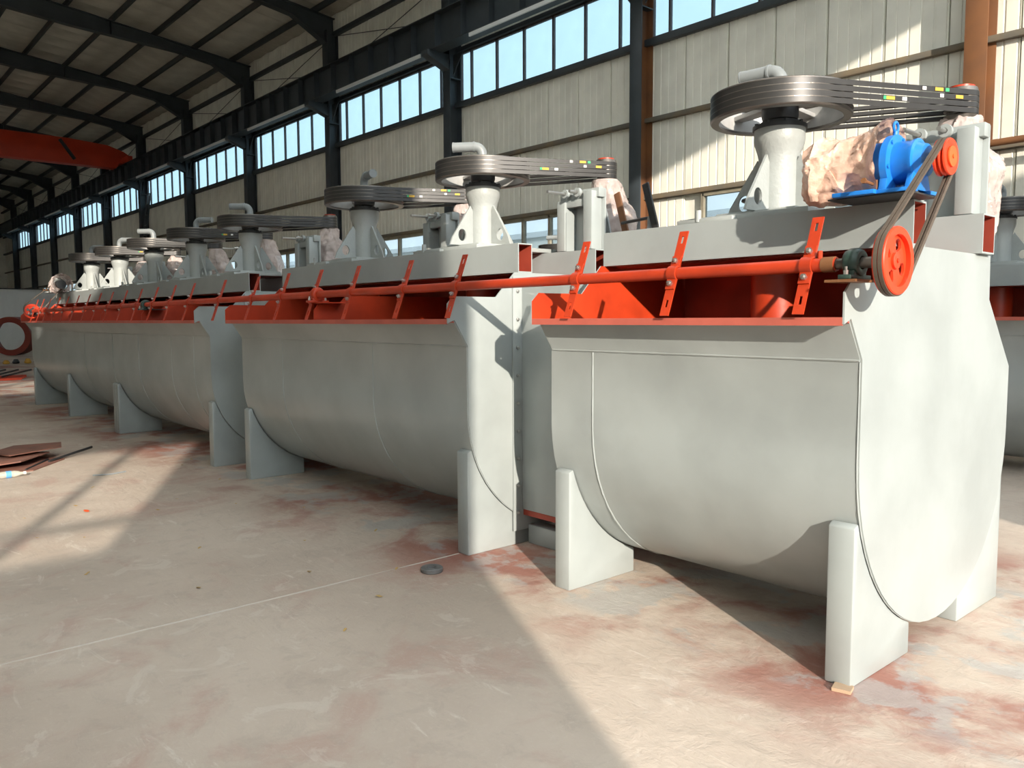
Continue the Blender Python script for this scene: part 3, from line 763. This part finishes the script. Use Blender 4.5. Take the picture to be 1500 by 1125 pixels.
# ------------------------------------------------------------------ scraper shaft with paddle arms
YS = 3.0
def zs(x): return 1.705 + (x+1.5)*0.0028
t = thing('scraper_shaft', 'long red scraper shaft with paddle arms along the tank lips', 'shaft', (0, 0, 0))
SH = t
MB().cyl((-15.87, YS, zs(-15.87)), (-1.53, YS, zs(-1.53)), 0.027, 18).build('shaft_tube', RED, t)
MB().cyl((-1.54, YS, zs(-1.5)), (-1.33, YS, zs(-1.4)), 0.021, 16).build('shaft_end', IRON, t)
MB().cyl((-1.585, YS, zs(-1.585)), (-1.535, YS, zs(-1.535)), 0.030, 18).build('shaft_sleeve', RUST, t)
b = MB().cyl((-1.60, YS, zs(-1.6)+0.02), (-1.60, YS, zs(-1.6)+0.055), 0.010, 8).build('shaft_bolt', RED, t)
A1 = Vector((0, 0.142, 0.38)).normalized(); NRM = Vector((0, -A1.z, A1.y))     # arm direction, outward normal
def arm_proto():
    c = Vector((0, 0, 0)); m = MB(); w = 0.024; th = 0.003
    def seg(off, s0, s1, slot=None):
        def pl(x0, x1, a, b): m.obox(c+NRM*off+A1*((a+b)/2)+Vector(((x0+x1)/2, 0, 0)), Vector(((x1-x0)/2, 0, 0)), NRM*th, A1*((b-a)/2))
        if slot:
            pl(-w, w, s0, slot[0]); pl(-w, w, slot[1], s1); pl(-w, -0.007, slot[0], slot[1]); pl(0.007, w, slot[0], slot[1])
        else: pl(-w, w, s0, s1)
    seg(0.004, 0.036, 0.205, (0.145, 0.18)); seg(0.004, -0.205, -0.036, (-0.165, -0.13))
    seg(0.004, 0.03, 0.075); seg(0.011, 0.030, 0.080); seg(0.011, -0.080, -0.030)
    # half clamp round the shaft
    n = 10; v = []
    for i in range(n+1):
        a = -PI/2+PI*i/n
        for r in (0.029, 0.036):
            p = NRM*(r*math.cos(a))+A1*(r*math.sin(a))
            for x in (-w, w): v.append(p+Vector((x, 0, 0)))
    fs = []
    for i in range(n):
        a = i*4; b_ = a+4
        fs += [(a, a+1, b_+1, b_), (a+2, b_+2, b_+3, a+3), (a, b_, b_+2, a+2), (a+1, a+3, b_+3, b_+1)]
    m.add(v, fs)
    return m
arms = [-1.646, -2.297, -2.908, -3.925, -4.50, -5.17, -5.73, -6.29, -6.87, -7.62, -8.42, -8.98, -9.55, -10.12, -10.7, -11.3, -11.85, -12.4, -13.0, -13.6, -14.15, -14.75, -15.25, -15.7]
a0 = None
for x in arms:
    if a0 is None:
        a0 = arm_proto().build('paddle_arm', RED, t, 0, 30); o = a0
        bl = []
        for s in (0.055, -0.055):
            p = NRM*0.014+A1*s
            m = MB(); m.tube([p, p+NRM*0.012], 0.013, 6); m.tube([p+NRM*0.012, p+NRM*0.022], 0.007, 8); q = m.build('bolt', STEEL, o); bl.append(q)
    else:
        o = share(a0, t)
        for q in bl: share(q, o)
    o.location = (x, YS, zs(x))
def bearing(x, m_, z=0):
    b = MB().lathe([(0.025, -0.03), (0.048, -0.03), (0.056, -0.012), (0.056, 0.012), (0.048, 0.03), (0.025, 0.03)], (x, YS, zs(x)), 'x', 24, 0, True)
    b.box(x-0.022, x+0.022, YS-0.05, YS+0.05, zs(x)-0.058, zs(x)-0.03); b.box(x-0.024, x+0.024, YS-0.085, YS+0.085, zs(x)-0.062, zs(x)-0.045)
    o = b.build('bearing', m_, t, 0.003)
    for s in (-1, 1): MB().lathe([(0.010, 0), (0.010, 0.016), (0.005, 0.018), (0.005, 0.03), (0, 0.03)], (x, YS+s*0.068, zs(x)-0.045), 'z', 6).build('bearing_bolt', STEEL, o)
    return o
GREENC = mat('green_cast_iron', (0.03, 0.055, 0.045, 1), 0.35, 0.1)
bearing(-1.46, GREENC); bearing(-5.685, RED); bearing(-9.80, GREENC); bearing(-14.92, RED); bearing(-15.78, DARK)
MB().box(-1.53, -1.41, YS-0.095, YS+0.06, 1.632, 1.642).build('bearing_plate', RUST, t)
MB().box(-5.80, -5.56, YS-0.02, YS+0.2, 1.626, 1.634).build('bearing_plate', RED, t); MB().box(-9.92, -9.66, YS-0.02, YS+0.2, 1.622, 1.630).build('bearing_plate', DARK, t)
def scraper_pulley(x, s, parent):
    # pulley facing +x (s=1) or -x (s=-1)
    z = zs(x)
    prof = [(0.095, 0.0), (0.121, 0.0), (0.124, -0.004), (0.124, -0.008), (0.112, -0.014), (0.124, -0.021), (0.124, -0.025), (0.112, -0.031), (0.124, -0.038), (0.124, -0.045), (0.100, -0.046)]
    p = MB().lathe([(r, h*s) for r, h in prof], (x, YS, z), 'x', 48, 0, True).build('belt_pulley', REDB, parent)
    n = 48; m = MB()
    # web disc with four round holes: sectors around each hole
    holes = []
    for k in range(4):
        a = PI/4+PI/2*k+0.35
        sector = []
        for i in range(12):
            b_ = a-PI/4+PI/2*i/11; sector.append((0.097*math.cos(b_), 0.097*math.sin(b_)))
        for i in range(12):
            b_ = a+PI/4-PI/2*i/11; sector.append((0.022*math.cos(b_), 0.022*math.sin(b_)))
        hc = (0.063*math.cos(a), 0.063*math.sin(a)); hole = []
        for q in sector:
            an = math.atan2(q[1]-hc[1], q[0]-hc[0]); hole.append((hc[0]+0.025*math.cos(an), hc[1]+0.025*math.sin(an)))
        m.plate_hole([(YS+q[0], z+q[1]) for q in sector], [(YS+q[0], z+q[1]) for q in hole], 'x', x-s*0.018, x-s*0.028)
    m.build('web', REDB, p)
    MB().cyl((x-0.012*s, YS, z), (x-0.002*s, YS, z), 0.009, 6).build('hub_bolt', RED, p)
    MB().lathe([(0, -0.045*s), (0.030, -0.045*s), (0.030, -0.008*s), (0.018, -0.006*s), (0.0, -0.006*s)], (x, YS, z), 'x', 20).build('hub', REDB, p)
    return p
scraper_pulley(-1.295, 1, t)
scraper_pulley(-15.86, 1, t)

# ------------------------------------------------------------------ scraper gear drive (near end, and a copy at the far end)
t = thing('gear_reducer', 'bright blue gear reducer with small red pulley on the nearest tank', 'gearbox', (0, 0, 0), 'scraper gear reducers')
g = MB()
g.lathe([(0.0, -1.5930), (0.095, -1.5930), (0.095, -1.5330), (0.118, -1.5290), (0.118, -1.5170), (0.118, -1.5130), (0.118, -1.5010), (0.088, -1.4970), (0.084, -1.4410), (0.090, -1.4290), (0.090, -1.4170), (0.076, -1.4130), (0.070, -1.4010), (0.064, -1.3850), (0.0, -1.3850)], (0, GY, GZ), 'x', 36)
g.build('gear_housing', BLUE, t)
g = MB()
g.prism([(GY-0.085, GZ-0.02), (GY+0.085, GZ-0.02), (GY+0.11, 2.012), (GY-0.11, 2.012)], 'x', -1.5330, -1.5010); g.prism([(GY-0.07, GZ-0.05), (GY+0.07, GZ-0.05), (GY+0.10, 2.012), (GY-0.10, 2.012)], 'x', -1.4330, -1.4090)
g.box(-1.5450, -1.3930, GY-0.13, GY-0.06, 2.0, 2.016); g.box(-1.5450, -1.3930, GY+0.06, GY+0.13, 2.0, 2.016)
g.obox((-1.5930, GY-0.02, 2.045), (0.075, 0, 0), (0, 0.012, 0), (0.05, 0, 0.03))
g.build('gear_foot', BLUE, t, 0.003)
MB().lathe([(0.0, 0), (0.012, 0), (0.012, 0.018), (0.0, 0.018)], (-1.5154, GY, GZ+0.115), 'z', 10).tube([(-1.5154+0.0, GY+0.020*math.cos(a), GZ+0.150+0.020*math.sin(a)) for a in [2*PI*i/16 for i in range(16)]], 0.006, 8, 0, False, True).build('lifting_eye', BLUE, t)
for k in range(6):
    a = 2*PI*k/6+0.2; MB().lathe([(0.009, 0), (0.009, 0.008), (0, 0.008)], (-1.5010, GY+0.104*math.cos(a), GZ+0.104*math.sin(a)), 'x', 6).build('housing_bolt', BLUE, t)
MB().box(-1.74, -1.40, GY-0.12, GY+0.16, 1.994, 2.0).build('mounting_plate', DARK, t)
MB().box(-1.7050, -1.5290, GY-0.155, GY+0.05, 2.0, 2.018).build('motor_foot', BLUE, t, 0.003)
MB().tube([(-1.5450, GY-0.13, 2.04), (-1.5450, GY-0.20, 2.045)], 0.007, 8).tube([(-1.5450, GY-0.20, 2.045), (-1.5450, GY-0.21, 2.046)], 0.012, 6).tube([(-1.5450, GY-0.10, 2.0), (-1.5450, GY-0.10, 2.06)], 0.007, 8).build('adjusting_bolt', RUST, t)
MB().cyl((-1.40, GY, GZ), (-1.33, GY, GZ), 0.016, 12).build('output_shaft', STEEL, t)
p = MB().lathe([(0.0, -0.008), (0.04, -0.008), (0.04, -0.002), (0.048, 0.0), (0.070, 0.0), (0.072, -0.004), (0.072, -0.008), (0.060, -0.014), (0.072, -0.021), (0.072, -0.025), (0.060, -0.031), (0.072, -0.038), (0.072, -0.046), (0.0, -0.046)][::1], (-1.295, GY, GZ), 'x', 40).build('belt_pulley', REDB, t)
MB().lathe([(0.0, 0.0), (0.040, 0.0), (0.040, 0.006), (0.008, 0.006), (0.008, 0.010), (0, 0.010)], (-1.295, GY, GZ), 'x', 24).build('pulley_cap', ORANGE, p)
def belt_yz(x, w, h, c1, R, c2, r):
    dy, dz = c2[0]-c1[0], c2[1]-c1[1]; d = math.hypot(dy, dz); base = math.atan2(dz, dy); off = math.acos((R-r)/d); pts = []
    for i in range(37): pts.append((c1, R, base+off+(2*PI-2*off)*i/36))
    for i in range(13): pts.append((c2, r, base-off+2*off*i/12))
    v = []; k = len(pts)
    for c, rad, a in pts:
        for (dr, dx) in ((0, -w*0.35), (h, -w*0.5), (h, w*0.5), (0, w*0.35)): v.append((x+dx, c[0]+(rad+dr)*math.cos(a), c[1]+(rad+dr)*math.sin(a)))
    return MB().add(v, [(i*4+j, i*4+(j+1) % 4, ((i+1) % k)*4+(j+1) % 4, ((i+1) % k)*4+j) for i in range(k) for j in range(4)])
GR = t
for dx in (-0.0145, -0.0315):
    belt_yz(-1.295+dx, 0.014, 0.012, (YS, zs(-1.3)), 0.117, (GY, GZ), 0.064).build('v_belt', BELTB, t, 0, 30)
far = dup(GR, (0, 0, 0), 'grey gear reducer at the far end of the row, above the small red pulley')
for ch in far.children:
    if ch.name.startswith(('gear', 'lifting', 'housing', 'motor')):
        ch.material_slots[0].link = 'OBJECT'; ch.material_slots[0].material = GREYD
far.rotation_euler = (0, 0, 0); far.location = (-14.555, 0, -0.005)

def wrap_blob(name, mat_, path, rads, n, amp, sc, seed, parent):
    m = MB(); k = 40; pts = []; rr_ = []
    for i in range(k+1):
        u = i/k*(len(path)-1); j = min(int(u), len(path)-2); f_ = u-j; f_ = f_*f_*(3-2*f_)
        pts.append(Vector(path[j]).lerp(Vector(path[j+1]), u-j)); rr_.append(rads[j]+(rads[j+1]-rads[j])*f_)
    m.tube(pts, rr_, n); fold(m, amp, sc, seed, 'x')
    return m.build(name, mat_, parent, 0, 60)
t = thing('wrapped_gear_motor', 'pink bubble wrap bundle round the gear motor beside the blue reducer', 'motor', (0, 0, 0), 'gear motors in bubble wrap')
# sheet of wrap thrown over the motor: hem open below, pleats, a peak at each end
nu, nv = 60, 90; m = MB(); v = []
def lerp_tab(u, tab):
    for (u0, a0_), (u1, a1_) in zip(tab[:-1], tab[1:]):
        if u <= u1: return a0_+(a1_-a0_)*(u-u0)/(u1-u0)
    return tab[-1][1]
for i in range(nu+1):
    u = i/nu; x = -1.525-0.34*u
    rad = lerp_tab(u, [(0, 0.155), (0.12, 0.135), (0.4, 0.112), (0.62, 0.118), (0.85, 0.155), (1.0, 0.125)])
    zc = lerp_tab(u, [(0, 2.150), (0.5, 2.135), (1.0, 2.115)])
    for j in range(nv+1):
        w_ = j/nv; a = math.radians(-68+316*w_)            # from the front hem over the top to the back hem
        hem = max(0, 1-min(w_, 1-w_)/0.22)
        q = Vector((x*0.8, rad*math.cos(a)*1.6, rad*math.sin(a)*1.6))
        rr2 = rad*(1+0.10*hem*math.sin(23*u+2.0))+(crease(q*1.25, 2.3)-0.25)*0.028
        y_ = GY-rr2*math.cos(a)*0.98; z_ = zc+rr2*math.sin(a)
        z_ -= 0.035*hem*max(0, math.sin(9*u+0.6)); z_ = max(z_, 2.004 if x > -1.75 else 2.0)
        v.append((x+0.018*noise.noise(Vector((w_*7, u*5, 1))), y_, z_))
m.add(v, [(i*(nv+1)+j, i*(nv+1)+j+1, (i+1)*(nv+1)+j+1, (i+1)*(nv+1)+j) for i in range(nu) for j in range(nv)])
m.build('bubble_wrap_cover', BUBBLE, t, 0, 28)
wrap_blob('wrap_tail', MATS['bubble_wrap'], [(-1.72, GY-0.05, 2.09), (-1.80, GY-0.06, 2.05), (-1.86, GY-0.07, 2.03)], [0.075, 0.06, 0.03], 40, 0.03, 8.0, 4.0, t)
MB().cyl((-1.60, GY, GZ), (-1.78, GY, GZ), 0.075, 20).build('motor_body', DARK, t)
WG = t
w2 = dup(WG, (-14.10, 0.0, 0.0), 'plastic wrapped gear motor at the far end of the row')
for ch in w2.children:
    if ch.name.startswith(('bubble', 'wrap')):
        ch.material_slots[0].link = 'OBJECT'; ch.material_slots[0].material = WRAP

# ------------------------------------------------------------------ level gear between tanks, handwheel
t = thing('gate_lever', 'three slanted flat steel levers joined by a thin rod behind the gap', 'lever', (0, 0, 0))
for (x0, z0, x1, z1, y, m_) in ((-3.545, 2.40, -3.44, 2.05, 4.30, DARK), (-3.884, 2.385, -3.781, 2.05, 4.40, RUST), (-4.02, 2.285, -3.93, 1.96, 4.41, PIPE)):
    d = Vector((x1-x0, 0, z1-z0)); n_ = Vector((d.z, 0, -d.x)).normalized()
    MB().obox(((x0+x1)/2, y, (z0+z1)/2), d/2, n_*0.026, (0, 0.008, 0)).build('lever_bar', m_, t, 0.002)
MB().tube([(-3.80, 4.36, 2.165), (-3.50, 4.32, 2.175)], 0.011, 10).build('link_rod', DARK, t)
MB().tube([(-3.52, 4.32, 2.18), (-3.515, 4.32, 2.12), (-3.54, 4.32, 2.02), (-3.55, 4.32, 1.96)], [0.016, 0.022, 0.018, 0.016], 10).build('link_fork', PIPE, t)
MB().box(-3.92, -3.25, 4.30, 4.40, 1.81, 1.96).build('rocker_beam', GREY, t, 0.004)
t = thing('valve_handwheel', 'small dark handwheel on a spindle behind the nearest drive', 'handwheel', (-2.79, 4.42, 0))
MB().tube([(0.068*math.cos(a), 0.068*math.sin(a), 2.215) for a in [2*PI*i/24 for i in range(24)]], 0.011, 8, 0, False, True).build('wheel_rim', DARK, t)
m = MB(); m.lathe([(0.0, 2.205), (0.02, 2.205), (0.02, 2.228), (0.0, 2.228)], (0, 0, 0), 'z', 12)
for k in range(4): m.tube([(0, 0, 2.215), (0.064*math.cos(k*PI/2+.4), 0.064*math.sin(k*PI/2+.4), 2.215)], 0.007, 6)
m.build('wheel_spokes', DARK, t); MB().cyl((0, 0, 1.80), (0, 0, 2.21), 0.012, 10).build('spindle', RUST, t)

# ------------------------------------------------------------------ things lying on the floor
t = tag(MB().lathe([(0.026, 0.0), (0.062, 0.0), (0.066, 0.004), (0.066, 0.024), (0.062, 0.028), (0.026, 0.028)], (-3.875, 2.755, 0), 'z', 32, 0, True).build('steel_ring', mat('dull_steel', (0.20, 0.20, 0.20, 1), 0.5, 0.2, 0.3, 20)), 'thick grey steel ring lying on the floor by the joint', 'ring')
def leaf_mesh(s):
    m = MB(); n = 8; v = [(0, 0, 0.008*s/0.03)]
    for i in range(n):
        a = 2*PI*i/n; r = s*(0.6+0.4*math.cos(a)**2); v.append((r*math.cos(a), r*0.6*math.sin(a), 0.002+0.008*random.random()))
    return m.add(v, [(0, 1+i, 1+(i+1) % n) for i in range(n)])
lf = [leaf_mesh(0.024).build('fallen_leaf', LEAF), leaf_mesh(0.018).build('fallen_leaf', LEAF)]
LP = [(-4.35, 2.20), (-4.05, 2.62), (-3.7, 2.28), (-5.0, 2.5), (-4.9, 3.0), (-5.6, 2.6), (-6.9, 2.3), (-7.5, 2.9), (-7.2, 1.6), (-6.1, 1.4), (-7.9, 1.9), (-8.5, 2.9), (-6.3, 1.15), (-5.3, 1.9), (-8.8, 3.1), (-6.4, 2.6), (-5.2, 1.2), (-7.0, 1.2),
      (-4.5, 1.6), (-3.4, 1.9), (-6.6, 2.05), (-5.9, 2.95)]
for i, (x, y) in enumerate(LP):
    o = lf[i] if i < 2 else share(lf[i % 2]); o.location = (x, y, 0.001); o.rotation_euler = (0, 0, i*2.1)
    tag(o, 'small dry yellow leaf lying on the concrete floor', 'leaf', 'fallen leaves on the concrete floor')
o = leaf_mesh(0.05).build('red_scrap', ORANGE); o.location = (-6.95, 1.62, 0.001); tag(o, 'small crumpled red scrap on the sunlit floor patch', 'scrap')
o = MB().obox((-1.50, 3.085, 0.008), (0.035, 0.01, 0), (-0.008, 0.03, 0), (0, 0, 0.007)).build('wood_wedge', CARD); tag(o, 'small tan wooden wedge under the nearest foot', 'wedge')
# pile of rusty plates and the bottle
def plate_(pts, z, th, lab, tilt=0.0, mat_=BROWN):
    cx = sum(p[0] for p in pts)/len(pts); cy = sum(p[1] for p in pts)/len(pts)
    m = MB(); m.prism([(p[0]-cx, p[1]-cy) for p in pts], 'z', 0, th)
    m.v = [(x, y, zz+tilt*(x*0.6+y)) for x, y, zz in m.v]
    o = m.build('scrap_plate', mat_); o.location = (cx, cy, z); tag(o, lab, 'plate', 'rusty scrap plates in a pile'); return o
plate_([(-9.15, 1.2), (-9.2, 1.68), (-9.75, 2.08), (-10.4, 1.75), (-10.3, 1.1)], 0.0, 0.012, 'largest rusty scrap plate at the bottom of the pile')
plate_([(-9.3, 1.1), (-9.35, 1.6), (-9.8, 1.95), (-10.5, 1.5), (-10.2, 0.9)], 0.055, 0.012, 'rusty scrap plate in the middle of the pile', 0.05)
plate_([(-9.65, 1.55), (-9.72, 2.05), (-10.2, 2.15), (-10.6, 1.75), (-10.2, 1.45)], 0.105, 0.010, 'rusty scrap plate tilted on top of the pile', 0.07)
o = MB().tube([(-9.6, 1.9, 0.02), (-10.15, 2.45, 0.05)], 0.014, 6).build('steel_strip', DARK); tag(o, 'thin dark steel strip sticking out of the plate pile', 'strip')
o = MB().tube([(-9.25, 1.62, 0.012), (-9.75, 1.92, 0.02)], 0.011, 6).build('steel_strip', DARK); tag(o, 'dark steel strip lying in front of the plate pile', 'strip')
t = thing('plastic_bottle', 'clear plastic bottle with blue label beside the plate pile', 'bottle', (-8.95, 1.42, 0.034))
bt = plastic_mat('clear_bottle', (0.75, 0.72, 0.62, 1), 0.55, 20)
MB().lathe([(0.0, -0.12), (0.030, -0.12), (0.033, -0.11), (0.033, 0.05), (0.026, 0.085), (0.013, 0.11), (0.013, 0.13), (0.0, 0.13)], (0, 0, 0), 'y', 20).build('bottle_body', bt, t)
MB().lathe([(0.0335, -0.02), (0.0345, -0.02), (0.0345, 0.025), (0.0335, 0.025)], (0, 0, 0), 'y', 20, 0, True).build('bottle_label', mat('pale_blue_print', (0.12, 0.35, 0.7, 1), 0.5), t)
MB().lathe([(0.0, 0.128), (0.015, 0.128), (0.015, 0.15), (0.0, 0.15)], (0, 0, 0), 'y', 14).build('bottle_cap', WHT, t)
o = MB().tube([(-8.5, 2.05, 0.008), (-8.45, 2.2, 0.008), (-8.5, 2.35, 0.008)], 0.008, 6).build('wire_piece', PIPE); tag(o, 'short bent grey wire on the sunlit floor', 'wire')

# far end of the hall, left edge
m = MB().lathe([(0.60, 0.0), (0.84, 0.0), (0.84, 0.9), (0.80, 0.9), (0.80, 0.04), (0.60, 0.04)], (0, 0, 0), 'x', 48, 0, True)
o = m.build('steel_drum', mat('dark_red_drum', (0.24, 0.035, 0.02, 1), 0.5)); o.location = (-41.0, 6.85, 0.845); o.rotation_euler = (0, 0, 2.6); tag(o, 'dark red open steel drum ring standing at the far end', 'drum')
t = thing('sheet_partition', 'white corrugated partition at the far end of the hall', 'partition', (0, 0, 0))
sp = None
for i in range(9):
    if sp is None: sp = MB().prism([(0, 0), (0.2, 0.0), (0.25, 0.03), (0.45, 0.03), (0.5, 0), (0.7, 0), (0.75, 0.03), (0.95, 0.03), (0.98, 0), (0.98, -0.02), (0, -0.02)], 'z', 0.0, 3.15).build('partition_sheet', WHITE, t); o = sp
    else: o = share(sp, t)
    o.location = (-49.0, 6.0+0.98*i*0.55, 0); o.rotation_euler = (0, 0, PI/2); o.scale = (0.55, 1, 1)
MB().box(-49.1, -48.9, 6.0, 10.9, 3.15, 3.2).build('top_rail', COLM, t)
o = MB().box(-40.2, -39.3, 8.3, 9.4, 0.0, 0.75).build('parts_crate', BLUEG, None, 0.02); tag(o, 'navy blue crate behind the far end of the tanks', 'crate')
o = MB().prism([(7.6, 0.0), (9.2, 0.0), (9.2, 0.9), (8.6, 0.75), (7.8, 0.35)], 'x', -37.5, -37.3).build('steel_plate', MATS['dark_red_drum']); tag(o, 'dark red curved plate standing beside the drum ring', 'plate')
for i in range(4):
    o = MB().box(-24.0, -23.85, 2.4, 4.2, 0.0, 0.06).build('red_profile', RED); o.location = (-0.35*i, 0.1*i, 0.0); tag(o, 'red steel profile lying on the floor, %s of four from the front' % ORD[i], 'profile', 'red steel profiles on the floor')
for i in range(3):
    o = MB().obox((-24.3+0.2*i, 3.6+0.25*i, 0.17), (0.25, 0.28, 0.09), (0.02, -0.02, 0), (0, 0, 0.02)).build('steel_offcut', DARK); tag(o, 'dark steel offcut leaning on the red profiles, %s from the left' % ORD[i], 'offcut', 'dark offcuts on the red profiles')
for i in range(6):
    o = MB().lathe([(0.0, 0), (0.10, 0.01), (0.12, 0.06), (0.06, 0.12+0.02*i), (0.0, 0.13+0.02*i)], (-33.0+0.2*(i % 2), 5.0+0.33*i, 0), 'z', 8).build('casting', OCHRE if i % 2 else DARK); tag(o, 'small %s casting in the row at the far end, %s from the left' % ('ochre' if i % 2 else 'dark', ORD[i]), 'casting', 'small castings on the floor at the far end')
t = thing('wall_ladder', 'dark steel ladder leaning between the far columns', 'ladder', (0, 0, 0))
for s in (0, 1): MB().tube([(-41.5+0.45*s, 12.3, 2.2), (-40.3+0.45*s, 12.6, 7.4)], 0.035, 6).build('ladder_rail', COLM, t)
for i in range(12):
    u = i/11; MB().tube([(-41.5+1.2*u, 12.3+0.3*u, 2.2+5.2*u), (-41.05+1.2*u, 12.3+0.3*u, 2.2+5.2*u)], 0.02, 6).build('ladder_rung', COLM, t)
